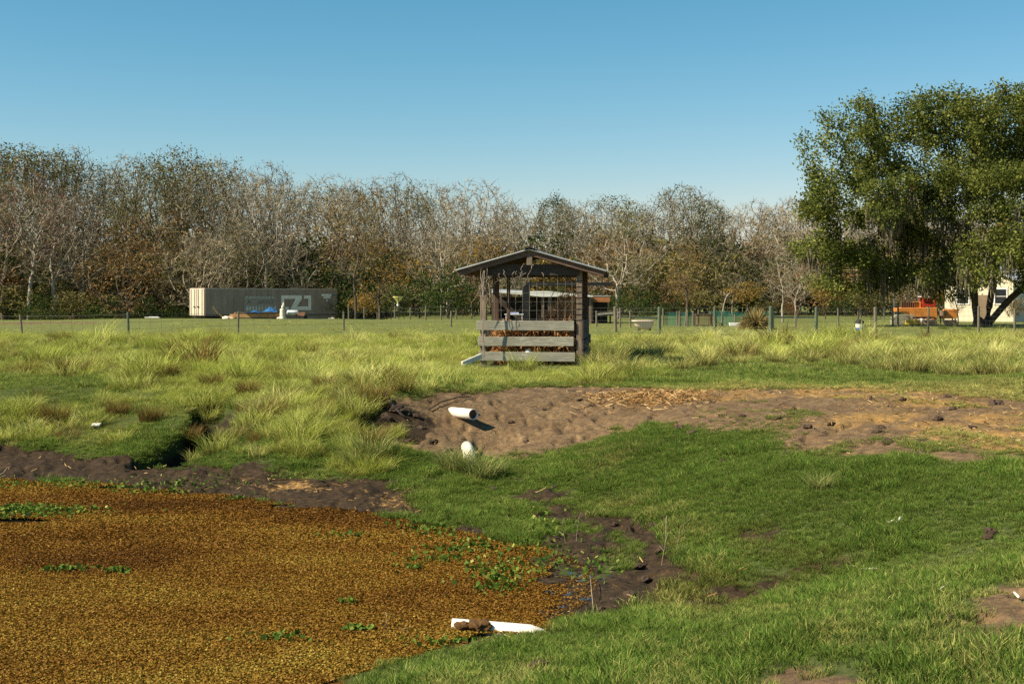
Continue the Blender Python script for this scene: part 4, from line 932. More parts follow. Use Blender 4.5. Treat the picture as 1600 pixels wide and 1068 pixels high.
# ------------------------------------------------------------------ drain pipes
def drain(name, P, r, mat, label, ends=True):
    e = empty(name, P[0], 0, label, 'pipe'); b = MB(); P0 = Vector(P[0]); Q = [Vector(p) - P0 for p in P]; n = 28; k = len(Q)
    b.tube(Q, r, n, False); o = b.build('pipe_wall', mat, e, 0, True)
    s = o.modifiers.new('s', 'SOLIDIFY'); s.thickness = .009; s.offset = -1
    if ends:
        c = MB(); d = (Q[-1] - Q[0]).normalized(); c.tube([Q[-1] - d * .07, Q[-1] - d * .06], r * .93, n); c.build('bore_shade_disc', M['bore_shade'], e)  # brown disc in the pipe mouth, the bore's inner shade painted on
    return e
h = hit(716, 650); d0 = Vector((h[0] - .12, h[1] + .25, h[2] + .05)); e1 = at(740, 647, h[1] - .60)
drain('drain_pipe', [d0, (d0 + e1) / 2, e1], .085, M['white_pvc'], 'white plastic drain pipe jutting out of the dirt bank')
a_ = hit(729, 712); c_ = hit(739, 732); drain('drain_pipe', [(a_[0], a_[1] + .15, a_[2] + .12), (a_[0] + .03, a_[1] - .1, a_[2] + .09), (c_[0], c_[1] - .15, c_[2] - .05)], .088, M['pvc_dirty'], 'stained white pipe lying half buried in grass below the dirt bank', False)
a_ = Vector(PD(712, 985, 11.45)); c_ = Vector(PD(826, 986, 11.25)); a_.z = -1.0; c_.z = -1.0
drain('drain_pipe', [a_ + Vector((-.03, 0, 0)), a_, (a_ + c_) / 2, c_, c_ + Vector((.3, -.05, -.10))], .085, M['white_pvc'], 'white pipe lying at the near pond edge under a clump of muck', True)

# ------------------------------------------------------------------ box trailer
def trailer():
    th = math.radians(43); E = empty('box_trailer', (-27.65, 128, 0), th, 'grey brown box trailer with pale rear doors parked by the wood', 'trailer')
    L, Wd, z0, z1 = 14.6, 2.6, .16, 2.70
    t = NT('trailer_side'); c = t.coord(); n = t.noise(t.map(c, (1, 1, .25)), 1.6, 5, .65); s = t.noise(t.map(c, (6, 6, .2)), 2, 3)
    col = t.ramp(n, [(.3, (.235, .172, .14)), (.7, (.36, .28, .23))]); col = t.mix(t.rng(s, .55, .8, 0, .5), col, (.30, .19, .12)); side = t.pbsdf(col, .6, .15)
    b = MB(); b.box((L / 2, Wd / 2, (z0 + z1) / 2), (L, Wd, z1 - z0)); b.build('body', side, E, .04)
    b = MB()
    for x in np.arange(.62, L, 1.22): b.box((x, -.012, (z0 + z1) / 2), (.05, .02, z1 - z0 - .3))
    b.build('side_rib', side, E)
    b = MB(); b.box((L / 2, -.015, z1 - .07), (L, .03, .12)); b.build('top_rail', plain('rail', (.34, .31, .27), .5, .3), E)
    b = MB(); b.box((L / 2, -.015, z0 + .06), (L, .03, .14)); b.build('bottom_rail', plain('rail2', (.15, .12, .10), .6, .2), E)
    # rear doors: two leaves, lock rods, hinges
    dm = plain('door_paint', (.52, .47, .36), .5, 0, .12, 2)
    for y in (.66, 1.94): b = MB(); b.box((-.03, y, (z0 + z1) / 2), (.06, 1.2, z1 - z0 - .12)); b.build('rear_door', dm, E, .02)
    for y in (.35, .98, 1.62, 2.25): b = MB(); b.tube([(-.085, y, z0 + .1), (-.085, y, z1 - .1)], .03, 6); b.build('lock_rod', M['wire'], E)
    for y in (.98, 1.62): b = MB(); b.box((-.12, y, 1.0), (.05, .22, .12)); b.build('handle', M['metal_dark'], E)
    # running gear
    for x in (1.3, 2.55):
        for y in (.22, .55, 2.05, 2.38):
            w_ = empty('wheel', (x, y, -.38)); w_.parent = E
            b = MB(); b.tube([(0, -.14, 0), (0, -.10, 0), (0, .10, 0), (0, .14, 0)], [.42, .51, .51, .42], 20); b.build('tyre', M['tyre'], w_, 0, False)
            b = MB(); b.tube([(0, -.155, 0), (0, -.1, 0)], [.16, .27], 14); b.build('rim', M['white_metal'], w_)
    b = MB(); b.box((1.9, Wd / 2, .03), (2.9, 1.2, .22)); b.box((1.9, Wd / 2, -.35), (1.5, 2.2, .12)); b.build('bogie', M['black'], E)
    b = MB(); b.box((-.05, Wd / 2, -.25), (.1, 2.3, .12)); b.box((-.03, .7, -.05), (.08, .1, .4)); b.box((-.03, 1.9, -.05), (.08, .1, .4)); b.build('bumper', M['metal_dark'], E)
    for y in (.6, 2.0): b = MB(); b.box((11.6, y, -.35), (.14, .14, 1.05)); b.box((11.6, y, -.9), (.35, .3, .06)); b.build('landing_leg', M['metal_dark'], E)
    b = MB(); b.box((9.2, .05, -.15), (10.4, .05, .60)); b.build('side_skirt', side, E)
    # faded lettering block, letters, emblem and door marks: thin painted shapes on the side
    t = NT('faded_panel'); c = t.coord(); n = t.noise(c, 5, 6, .7); fp = t.pbsdf(t.ramp(n, [(.35, (.25, .21, .18)), (.6, (.37, .305, .26))]), .6)
    b = MB(); b.box((5.85, -.026, 1.22), (3.5, .004, 1.55)); b.build('faded_panel', fp, E)
    mk = plain('mark_pale', (.78, .71, .65), .6, 0, .2, 6)
    def emb(name, polys, m, y=-.03):
        b = MB()
        for p in polys: b.prism([(x, z) for x, z in p], y - .006, y)
        return b.build(name, m, E)
    X0, X1, Z0, Z1, s = 8.15, 11.55, .66, 2.06, .30
    q = lambda fx, fz: (X0 + (X1 - X0) * fx, Z0 + (Z1 - Z0) * fz)
    emb('emblem', [[q(0, .0), q(.1, 0), q(.1, 1), q(0, 1)], [q(.1, .76), q(.68, .76), q(.68, 1), q(.1, 1)], [q(.47, .76), q(.68, .76), q(.44, 0), q(.28, 0)][::1], [q(.44, 0), q(1, 0), q(1, .25), q(.5, .25)], [q(.90, .25), q(1, .25), q(1, 1), q(.90, 1)], [q(.75, .78), q(.90, .78), q(.90, 1), q(.75, 1)], [q(.13, 0), q(.25, 0), q(.25, .24), q(.13, .24)]], mk)
    def text(body, x, z, size, m, name='lettering'):
        cu = bpy.data.curves.new(name, 'FONT'); cu.body = body; cu.size = size; cu.extrude = .002; cu.materials.append(m)
        t_ = bpy.data.objects.new(name, cu); COL.objects.link(t_); bpy.context.view_layer.update(); me = bpy.data.meshes.new_from_object(t_.evaluated_get(bpy.context.evaluated_depsgraph_get())); bpy.data.objects.remove(t_)
        o = bpy.data.objects.new(name, me); link(o, E); o.location = (x, -.034, z); o.rotation_euler = (math.radians(90), 0, 0); return o
    dk = plain('mark_dark', (.15, .13, .12), .7); mid = plain('mark_mid', (.55, .53, .50), .7)
    text('A', 4.45, 1.28, .50, dk); text('SERVICE', 5.55, 1.28, .50, dk); rr = random.Random(6)
    for z0_, z1_, xa, xb, st in ((1.78, 1.96, 4.25, 7.4, .17), (.62, 1.08, 4.3, 7.5, .34)):
        x = xa; pl = []
        while x < xb:
            w_ = st * rr.uniform(.35, .75); pl.append([(x, z0_), (x + w_, z0_ + rr.uniform(0, .06)), (x + w_ * rr.uniform(.6, 1), z1_), (x + w_ * .1, z1_ - rr.uniform(0, .08))]); x += st
        emb('worn_lettering', pl, mid)
    emb('door_mark', [[(12.75, 1.98), (13.9, 1.98), (13.9, 2.20), (12.75, 2.20)], [(12.95, 1.78), (13.8, 1.78), (13.8, 1.95), (12.95, 1.95)], [(13.3, 1.5), (13.46, 1.5), (13.46, 1.68), (13.3, 1.68)]], mk)
    emb('door_mark', [[(13.95, 2.0), (14.45, 2.0), (14.45, 2.14), (13.95, 2.14)]], plain('mark_teal', (.10, .17, .17), .6))
    return E
trailer()
# stuff piled on the grass in front of the trailer (on the mound crest)
def junk():
    d = 114.0; s = d / F
    def g(u): x = (u - CU) * s; return Vector((x, d, float(gz(x, d))))
    def zz(v): return float(gz((400 - CU) * s, d)) + {501: -.02, 500: -.02, 499.5: .06, 493.5: .48, 492.5: .48}[v]
    L = empty('lumber_pile', (g(400).x, d, zz(501)), .05, 'low pile of orange brown lumber in front of the trailer', 'lumber'); r = random.Random(2)
    for k in range(4):
        for j in range(4):
            b = MB(); le = r.uniform(3.9, 4.7) - .25 * k; b.box((r.uniform(-.15, .15), j * .3, .07 + k * .135), (le, .26, .11)); b.build('plank', M['wood_new'] if (k + j) % 3 else M['wood_brown'], L, .008)
    # blue tarp: crumpled sheet with a ridge
    n = 14; vs = []; fs = []
    for i in range(n + 1):
        for j in range(7):
            t = i / n; q = j / 6 - .5; h_ = .42 * math.exp(-((t - .72) / .24) ** 2) * (1 - abs(q) * 1.5) + .06 * RNG.random(); vs.append((t * 2.0, q * 1.0, max(h_, .02)))
    for i in range(n):
        for j in range(6): a = i * 7 + j; fs.append((a, a + 7, a + 8, a + 1))
    b = MB(); b.add(vs, fs); p = g(395); tag(b.build('blue_tarp', M['blue_tarp'], None, 0, False, loc=(p.x, d - .1, zz(493.5))), 'crumpled blue tarp heaped on the lumber pile', 'tarp')
    n = 14; b = MB(); b.add([(x * .55, y, z * .45 + .02) for x, y, z in vs], fs); p = g(383); tag(b.build('blue_tarp', M['blue_tarp'], None, 0, False, loc=(p.x, d - .1, zz(492.5))), 'flat faded blue sheet beside the crumpled tarp', 'tarp')
    # pale garden statue
    p = g(443); S = empty('statue', (p.x, d - .5, zz(500)), 0, 'pale stone statue standing at the end of the lumber pile', 'statue')
    b = MB(); prof = [(.26, 0), (.28, .08), (.20, .14), (.24, .3), (.22, .5), (.17, .66), (.20, .78), (.10, .86)]; b.tube([(.02 * math.sin(z * 6), 0, z) for _, z in prof], [q for q, _ in prof], 10); b.build('figure', M['stone_pale'], S, 0, True)
    b = MB(); b.tube([(0, 0, .84), (.0, 0, .9), (.02, 0, .99), (.03, 0, 1.09), (.03, 0, 1.13)], [.06, .10, .115, .09, .03], 10); b.build('head', M['stone_pale'], S, 0, True)
    b = MB(); b.tube([(.06, 0, .95), (.10, 0, 1.1), (.08, 0, 1.28), (.06, 0, 1.36)], [.05, .09, .07, .02], 8); b.build('raised_arm', M['stone_pale'], S, 0, True)
    # white tank on a stand
    p = g(458); T = empty('tank', (p.x, d, zz(500)), .2, 'white tank on dark legs in front of the trailer emblem', 'tank')
    b = MB(); b.tube([(-.5, 0, .52), (-.44, 0, .52), (.34, 0, .52), (.42, 0, .52)], [.10, .20, .20, .12], 14); b.build('vessel', M['white_metal'], T, 0, True)
    for x in (-.3, .26):
        b = MB(); b.bar((x, -.15, 0), (x, -.12, .4), .05); b.bar((x, .15, 0), (x, .12, .4), .05); b.build('stand', M['brown'], T)
    p = g(472); B = empty('barrow', (p.x, d, zz(500)), 0, 'small brown barrow beside the white tank', 'barrow')
    b = MB(); b.prism([(-.28, .3), (.2, .24), (.3, .55), (-.34, .55)], -.2, .2); b.build('tray', plain('barrow_red', (.30, .15, .10), .7), B, .01)
    b = MB(); b.tube([(.28, -.04, .14), (.28, .04, .14)], .14, 12); b.build('wheel', M['tyre'], B)
    b = MB(); b.bar((.28, .0, .14), (-.55, .15, .42), .035); b.bar((.28, 0, .14), (-.55, -.15, .42), .035); b.bar((-.2, .15, .3), (-.22, .15, 0), .03); b.bar((-.2, -.15, .3), (-.22, -.15, 0), .03); b.build('handles', M['brown'], B)
    # broken chair frame and scraps at the left
    p = g(345); C = empty('broken_chair', (p.x, d, zz(501)), .3, 'broken orange brown wooden chair tipped over beside the trailer wheels', 'chair'); 
    b = MB(); b.box((0, 0, .3), (.5, .5, .06), Matrix.Rotation(.7, 3, 'Y')); b.build('seat', M['wood_new'], C)
    for y in (-.22, .22): b = MB(); b.bar((-.22, y, .45), (-.62, y, 1.0), .06); b.build('back_post', M['wood_new'], C)
    b = MB(); b.bar((-.5, -.22, .82), (-.5, .22, .82), .1, .04); b.bar((-.36, -.22, .64), (-.36, .22, .64), .08, .04); b.build('back_rail', M['wood_brown'], C)
    for x, y in ((.2, .2), (.2, -.2), (-.1, .2), (-.1, -.2)): b = MB(); b.bar((x, y, .28), (x + .25, y, .02), .05); b.build('leg', M['wood_brown'], C)
    for u, w_, la, m in ((356, .35, 'pale bundle of scrap sacking beside the broken chair', 'stone_pale'), (362, .28, 'tan scrap bundle at the left end of the lumber pile', 'tan'), (438, .22, 'small pale lump at the foot of the statue', 'stone_pale')):
        me, _ = clod_mesh(int(u), .35); o = mobj('scrap_bundle', me.copy()); o.data.materials.clear(); o.data.materials.append(M[m]); p = g(u); o.location = (p.x, d - .4, zz(499.5)); o.scale = (w_, w_, w_ * .8); tag(o, la, 'scrap')
    p = g(258); b = MB(); b.box((0, 0, .06), (1.15, .3, .07)); b.box((.1, 0, .1), (.7, .2, .05)); tag(b.build('white_plank', M['white_metal'], None, .01, loc=(p.x, 110, float(gz(p.x, 110)) + .02)), 'white plank lying on the mound left of the trailer', 'plank')
    p = g(518); b = MB(); b.box((0, 0, .06), (.5, .2, .05)); b.box((.1, .05, .10), (.25, .1, .05), Matrix.Rotation(.4, 3, 'Y')); tag(b.build('white_scrap', M['stone_pale'], None, .01, loc=(p.x, d, zz(500))), 'pale scrap lying below the nose of the trailer', 'scrap')
def clod_mesh(seed, amp=.5):
    import bmesh
    bm = bmesh.new(); bmesh.ops.create_icosphere(bm, subdivisions=3, radius=1)
    rg = np.random.default_rng(seed); of = rg.uniform(0, 50, 3)
    for v in bm.verts:
        n = fbm(np.array([v.co.x * 1.7 + of[0] + v.co.z]), np.array([v.co.y * 1.7 + of[1] - v.co.z]), seed, 4)[0]; v.co *= 1 + (n - .5) * 2 * amp; v.co.z *= .62
    me = bpy.data.meshes.new('clod'); bm.to_mesh(me); bm.free(); me.materials.append(M['clod']); return me, None
junk()

# ------------------------------------------------------------------ fences
def fence(name, P, hts, label, wires, pm, stays=0, wr=.006, pr=.05, rails=(), lean=()):
    E = empty(name, (P[0][0], P[0][1], 0), 0, label, 'fence'); o = Vector((P[0][0], P[0][1], 0)); tops = []
    for i, (p, h_) in enumerate(zip(P, hts)):
        z = float(gz(p[0], p[1])); q = Vector((p[0], p[1], z)) - o; l = lean[i] if i < len(lean) else RNG.normal(0, .015); t = q + Vector((l * h_, 0, h_)); tops.append((q, t))
        b = MB(); r = pr[i] if hasattr(pr, '__len__') else pr; b.tube([q + Vector((0, 0, -.2)), q + (t - q) * .5, t - (t - q) * .02, t], [r * 1.05, r, r * .97, r * .7], 8); b.build('post', pm[i] if isinstance(pm, list) else pm, E, 0, False)
    b = MB()
    for (q0, t0), (q1, t1) in zip(tops[:-1], tops[1:]):
        for f in wires:
            a, c = q0 + (t0 - q0) * f, q1 + (t1 - q1) * f; m = (a + c) / 2 + Vector((0, 0, -.02)); b.tube([a, m, c], wr, 4, False)
        if stays:
            n = max(2, int((q1 - q0).length / stays))
            for k in range(1, n):
                s = k / n; a = q0.lerp(q1, s); c = a + (t0 - q0).lerp(t1 - q1, s) * max(wires); b.tube([a, c], wr * .8, 3, False)
    if wires: b.build('wire', M['wire'], E)
    for i, j, f in rails:
        b = MB(); b.bar(tops[i][0].lerp(tops[i][1], f), tops[j][0].lerp(tops[j][1], f), .07, .11); b.build('rail', M['wood_grey'], E)
    return E
fl = [(-150, 70), (35, 68), (201, 61), (372, 70.5), (537, 76), (705, 86), (760, 88)]
P = [((u - CU) / F * d, d) for u, d in fl]
fence('field_fence', P, [1.05, .95, 1.13, 1.05, 1.02, .98, .95], 'sagging wire fence on thin posts along the left side of the field', (.35, .62, .92), [M['post'], M['post'], M['post_green'], M['post'], M['post'], M['post'], M['post']], .9, .005, .055, lean=(0, -.12, -.03, .02, 0, 0, 0))
fr = [(905, 74), (962, 73), (1030, 67), (1117, 67), (1204, 66), (1275, 69), (1368, 69), (1450, 70), (1529, 72), (1585, 72), (1680, 72)]
P = [((u - CU) / F * d, d) for u, d in fr]
fence('woven_fence', P, [1.3, 1.3, 1.32, 1.32, 1.34, 1.28, 1.28, 1.25, 1.32, 1.2, 1.3], 'woven wire fence on stout posts along the right side of the field', (.1, .28, .46, .64, .82, .96), [M['post'], M['post'], M['post_green'], M['post_green'], M['post_green'], M['post_green'], M['post'], M['post'], M['post'], M['post'], M['post']], .35, .004, [.06, .085, .085, .075, .105, .08, .085, .05, .06, .06, .08])
fb = [(932, 84), (969, 84), (985, 84), (1029, 85), (1062, 86), (1074, 86)]
fence('rail_fence', [((u - CU) / F * d, d) for u, d in fb], [1.0, 1.15, 1.0, 1.0, .95, 1.0], 'grey rail fence beside the bathtub behind the woven wire fence', (.9,), M['post'], 0, .006, .055, [(0, 1, .78), (1, 3, .55)])
fb = [(1208, 84), (1243, 84), (1276, 85), (1310, 86), (1345, 86), (1395, 87), (1403, 88)]
fence('rail_fence', [((u - CU) / F * d, d) for u, d in fb], [1.0, 1.0, 1.0, 1.15, 1.1, 1.45, 1.5], 'grey rail and wire fence behind the spiky shrub, ending near the orange machine', (.5, .9), M['post'], 0, .006, .055, [(0, 2, .62)])
# far wire fence along the wood
fb = [(u, 119 + 4 * math.sin(u)) for u in range(545, 760, 24)]
fence('wood_fence', [((u - CU) / F * d, d) for u, d in fb], [1.1, 1.0, 1.2, 1.1, 1.0, 1.15, 1.2, 1.0, 1.1], 'row of old posts along the edge of the wood left of the shelter', (.6, .9), M['post'], 0, .008, .07)

# ------------------------------------------------------------------ yard behind the fence
def net_pen():
    d = 90.0; s = d / F; E = empty('netting_pen', ((1120 - CU) * s, d, float(gz((1120 - CU) * s, d))), 0, 'low pen of teal green plastic netting on wooden posts', 'pen'); cx = 1120
    for a, c, h_, m in ((1037, 1083, .85, 0), (1108, 1136, .95, .3), (1136, 1204, .85, 0)):
        xa, xc = (a - cx) * s, (c - cx) * s; b = MB(); n = int((xc - xa) / .085)
        for i in range(n + 1): x = xa + (xc - xa) * i / n; b.box((x, m, h_ / 2 + .04 * math.sin(x * 3)), (.022, .012, h_))
        for k in range(11): z = .03 + (h_ - .05) * k / 10; b.tube([(xa, m, z), ((xa + xc) / 2, m, z - .04), (xc, m, z)], .013, 4, False)
        b.build('netting', M['teal_net'], E)
    for u, h_, l in ((1036, 1.1, 0), (1058, .95, 0), (1070, 1.15, .12), (1083, .95, 0), (1091, 1.05, 0), (1110, .9, 0), (1128, .9, 0), (1148, .75, 0), (1160, .6, 0), (1204, 1.2, 0)):
        b = MB(); x = (u - cx) * s; b.tube([(x, -.06, -.1), (x + l, -.06, h_)], .045, 7); b.build('post', M['post'], E)
    C = empty('slat_cage', ((1098 - CU) * s, d - .6, float(gz((1098 - CU) * s, d))), 0, 'brown slatted cage in the middle of the netting pen', 'cage')
    b = MB()
    for i in range(9): b.box((-.52 + i * .13, 0, .38), (.06, .03, .72))
    for i in range(7): b.box((-.52, .05 + i * .13, .38), (.03, .06, .72)); b.box((.52, .05 + i * .13, .38), (.03, .06, .72))
    b.build('slats', M['wood_brown'], C)
    b = MB(); b.box((0, .42, .75), (1.12, .92, .04)); b.build('top_board', M['wood_brown'], C)
    b = MB(); b.box((0, .4, .04), (1.1, .9, .07)); b.build('floor_board', M['wood_dark'], C)
    p = on(1150, 88.5); T = MB(); 
    T.prism([(-.38, .02), (.38, .02), (.44, .22), (-.44, .22)], -.18, .18); tag(T.build('water_trough', M['white_metal'], None, .015, loc=p), 'low white trough at the foot of the netting pen', 'trough')
net_pen()
def tub():
    p = on(1007, 76); E = empty('bathtub', p, math.radians(8), 'old pale bathtub used as a trough behind the wire fence', 'bathtub')
    n = 28; ring = []; vs = []; fs = []
    prof = [(.0, .06, .55), (.75, .06, .62), (1.0, .30, .85), (1.06, .50, .98), (1.16, .52, 1.05), (1.16, .48, 1.05)]
    for k, (q, z, sc) in enumerate(prof):
        for i in range(n):
            a = 2 * math.pi * i / n; cx, sy = math.cos(a), math.sin(a); ex = math.copysign(abs(cx) ** .6, cx); ey = math.copysign(abs(sy) ** .6, sy)
            x = ex * .42 * max(q, .01) * (1 + .10 * (z > .2)) + (-.12 * (z / .5) * (ex < 0)); vs.append((x, ey * .28 * max(q, .01), z))
    for k in range(len(prof) - 1):
        for i in range(n): fs.append((k * n + i, k * n + (i + 1) % n, (k + 1) * n + (i + 1) % n, (k + 1) * n + i))
    b = MB(); b.add(vs, fs); o = b.build('basin', M['pink_white'], E, 0, True); o.modifiers.new('s', 'SOLIDIFY').thickness = .03
    b = MB(); 
    for x in (-.28, .28):
        for y in (-.15, .15): b.tube([(x, y, .1), (x * 1.12, y * 1.1, -.03)], [.04, .025], 6)
    b.build('feet', M['metal_dark'], E)
tub()
def spiky():
    p = on(1180, 80); E = empty('spiky_shrub', p, 0, 'round spiky shrub of yellow brown sword leaves behind the fence', 'shrub'); n = 900; rg = np.random.default_rng(4)
    a = rg.uniform(0, 6.28, n); e = np.arcsin(rg.uniform(0, 1, n)); L = rg.uniform(.7, 1.15, n); dr = np.stack([np.cos(a) * np.cos(e), np.sin(a) * np.cos(e) * .9, np.sin(e) * 1.15 + .08], 1); b0 = dr * .1; b0[:, 2] = .05
    t1 = b0 + dr * (L * .6)[:, None]; t2 = b0 + dr * L[:, None]; t2[:, 2] -= .22 * L * np.cos(e); s = np.cross(dr, rvec(n, rg)); s /= np.linalg.norm(s, axis=1)[:, None]; s *= .022
    V = np.stack([b0 - s, b0 + s, t1 + s, t1 - s, t2 + s * .1, t2 - s * .1], 1).reshape(-1, 3); V[:, 2] = np.maximum(V[:, 2], .0); o6 = (np.arange(n) * 6)[:, None]
    m = mat_leaf('sword_leaf', [(0, (.10, .07, .025)), (.5, (.26, .19, .06)), (1, (.46, .38, .15))], .25, .03)
    mobj('leaves', np_mesh('leaves', V, np.concatenate([o6 + np.array([[0, 1, 2, 3]]), o6 + np.array([[3, 2, 4, 5]])]), m, {'rnd': np.repeat(rg.random(n), 6)}), E)
    p = on(1128, 92); S = empty('dead_sapling', p, 0, 'white dead sapling with a forked top behind the netting pen', 'dead tree'); b = MB()
    b.tube([(0, 0, 0), (.05, 0, .7), (.12, 0, 1.3), (.3, 0, 1.9), (.55, 0, 2.15)], [.07, .06, .055, .04, .02], 7); b.tube([(.27, 0, 1.85), (.1, 0, 2.15)], [.035, .015], 6); b.tube([(.12, 0, 1.3), (-.1, 0, 1.42)], [.03, .012], 5); b.build('trunk', BK['pale'], S, 0, True)
spiky()
def feeder():
    d = 118.0; p = on(622, d); E = empty('deer_feeder', p, .4, 'yellow funnel feeder on thin dark legs before the wood', 'feeder')
    b = MB(); b.tube([(0, 0, 1.35), (0, 0, 1.50), (0, 0, 1.86), (0, 0, 1.90)], [.06, .12, .44, .44], 14); b.build('hopper', plain('feeder_yellow', (.78, .70, .30), .5), E)
    b = MB(); b.tube([(0, 0, 1.12), (0, 0, 1.3)], [.11, .11], 10); b.build('motor', M['white_metal'], E)
    for k in range(3):
        a = k * 2.094 + .3; b = MB(); b.tube([(.4 * math.cos(a), .4 * math.sin(a), 1.85), (.62 * math.cos(a), .62 * math.sin(a), 0)], .028, 6); b.build('leg', M['metal_dark'], E)
feeder()
def barns():
    # open shed with a pale low pitched roof
    d = 98.0; s = d / F; cx = 852; E = empty('pole_shed', ((cx - CU) * s, d, 0), 0, 'open pole shed with a long low white roof behind the feed shelter', 'shed')
    X = lambda u: (u - cx) * s; Z = lambda v: CAMZ - (v - HZ) * s
    b = MB(); b.prism([(X(768), Z(457)), (X(770), Z(454.5)), (X(856), Z(454.6)), (X(926), Z(462)), (X(926), Z(463.5)), (X(896), Z(463)), (X(846), Z(463.5)), (X(810), Z(459.5))], -.3, -.25); b.build('roof_edge', M['white_metal'], E)
    b = MB(); b.add([(X(768), -.24, Z(456)), (X(926), -.24, Z(463)), (X(926), 5, Z(460)), (X(768), 5, Z(450))], [(0, 1, 2, 3)]); o = b.build('roof', M['metal_roof'], E); o.modifiers.new('s', 'SOLIDIFY').thickness = .06
    for u in (772, 848, 858, 877, 922): b = MB(); b.box((X(u), 0, .9), (.16, .16, 1.9)); b.build('post', M['wood_grey_v'], E)
    b = MB(); b.box((X(847), 4.8, .9), (X(926) - X(768), .1, 1.9)); b.build('back_wall', M['wood_dark'], E)
    b = MB(); b.box((X(768) + .05, 2.3, .9), (.1, 4.8, 1.7)); b.box((X(926) - .05, 2.3, .9), (.1, 4.8, 1.5)); b.build('end_wall', M['wood_dark'], E)
    # rust coloured lean-to
    E = empty('lean_to', ((940 - CU) * s, d + 1, 0), 0, 'small lean to with a rusty fascia right of the white roofed shed', 'shed'); cx = 940
    b = MB(); b.box((0, -.2, Z(467.5)), (X(956) - X(927), .06, .38)); b.build('fascia', M['rust_panel'], E)
    b = MB(); b.box((0, 1.3, Z(462.3)), (1.4, 3.1, .06)); b.build('roof', M['metal_roof'], E)
    for u in (928, 955): b = MB(); b.box((X(u), 0, .8), (.12, .12, 1.6)); b.build('post', M['wood_dark_v'], E)
    b = MB(); b.box((0, 2.7, .8), (1.3, .08, 1.6)); b.build('back_wall', M['wood_dark'], E)
    # black steel gantry
    d = 92.0; s = d / F; cx = 890; E = empty('steel_gantry', ((cx - CU) * s, d, 0), 0, 'black steel beam on a stout post rising behind the feed shelter', 'gantry')
    b = MB(); b.box((X(889), 0, Z(443.5)), (X(956) - X(821), .28, .22)); b.build('beam', M['metal_dark'], E, .01)
    b = MB(); b.box((X(822), 0, (Z(449)) / 2), (.5, .34, Z(449))); b.build('post', M['black'], E, .01)
    b = MB(); b.bar((X(818), 0, Z(452)), (X(829), 0, Z(444)), .25, .3); b.build('brace', M['black'], E)
    b = MB(); b.box((X(955.5), 0, Z(443.5)), (.08, .34, .30)); b.build('end_plate', M['metal_dark'], E, .005)
    # blue white sign board / seat seen through the shelter
    p = on(803, 90); E = empty('yard_table', p, 0, 'small table with a blue and white top inside the pole shed', 'table')
    b = MB(); b.box((0, 0, .78), (.62, .5, .10)); b.build('table_top', plain('blue_white', (.42, .46, .72), .5), E)
    b = MB(); b.box((0, 0, .70), (1.2, .6, .05)); b.build('shelf', M['white_metal'], E)
    for x in (-.5, .5):
        for y in (-.22, .22): b = MB(); b.box((x, y, .34), (.05, .05, .68)); b.build('leg', M['white_metal'], E)
    p = on(794, 91); E = empty('yard_lamp', p, 0, 'white globe on a thin pole in front of the pole shed', 'lamp')
    b = MB(); b.tube([(0, 0, 0), (.1, 0, .9), (0, 0, 1.9)], .02, 6); b.build('pole', M['white_metal'], E)
    b = MB(); b.tube([(0, 0, 1.85), (0, 0, 1.89), (0, 0, 1.97), (0, 0, 2.03)], [.04, .09, .09, .03], 10); b.build('globe', M['white_metal'], E, 0, True)
barns()
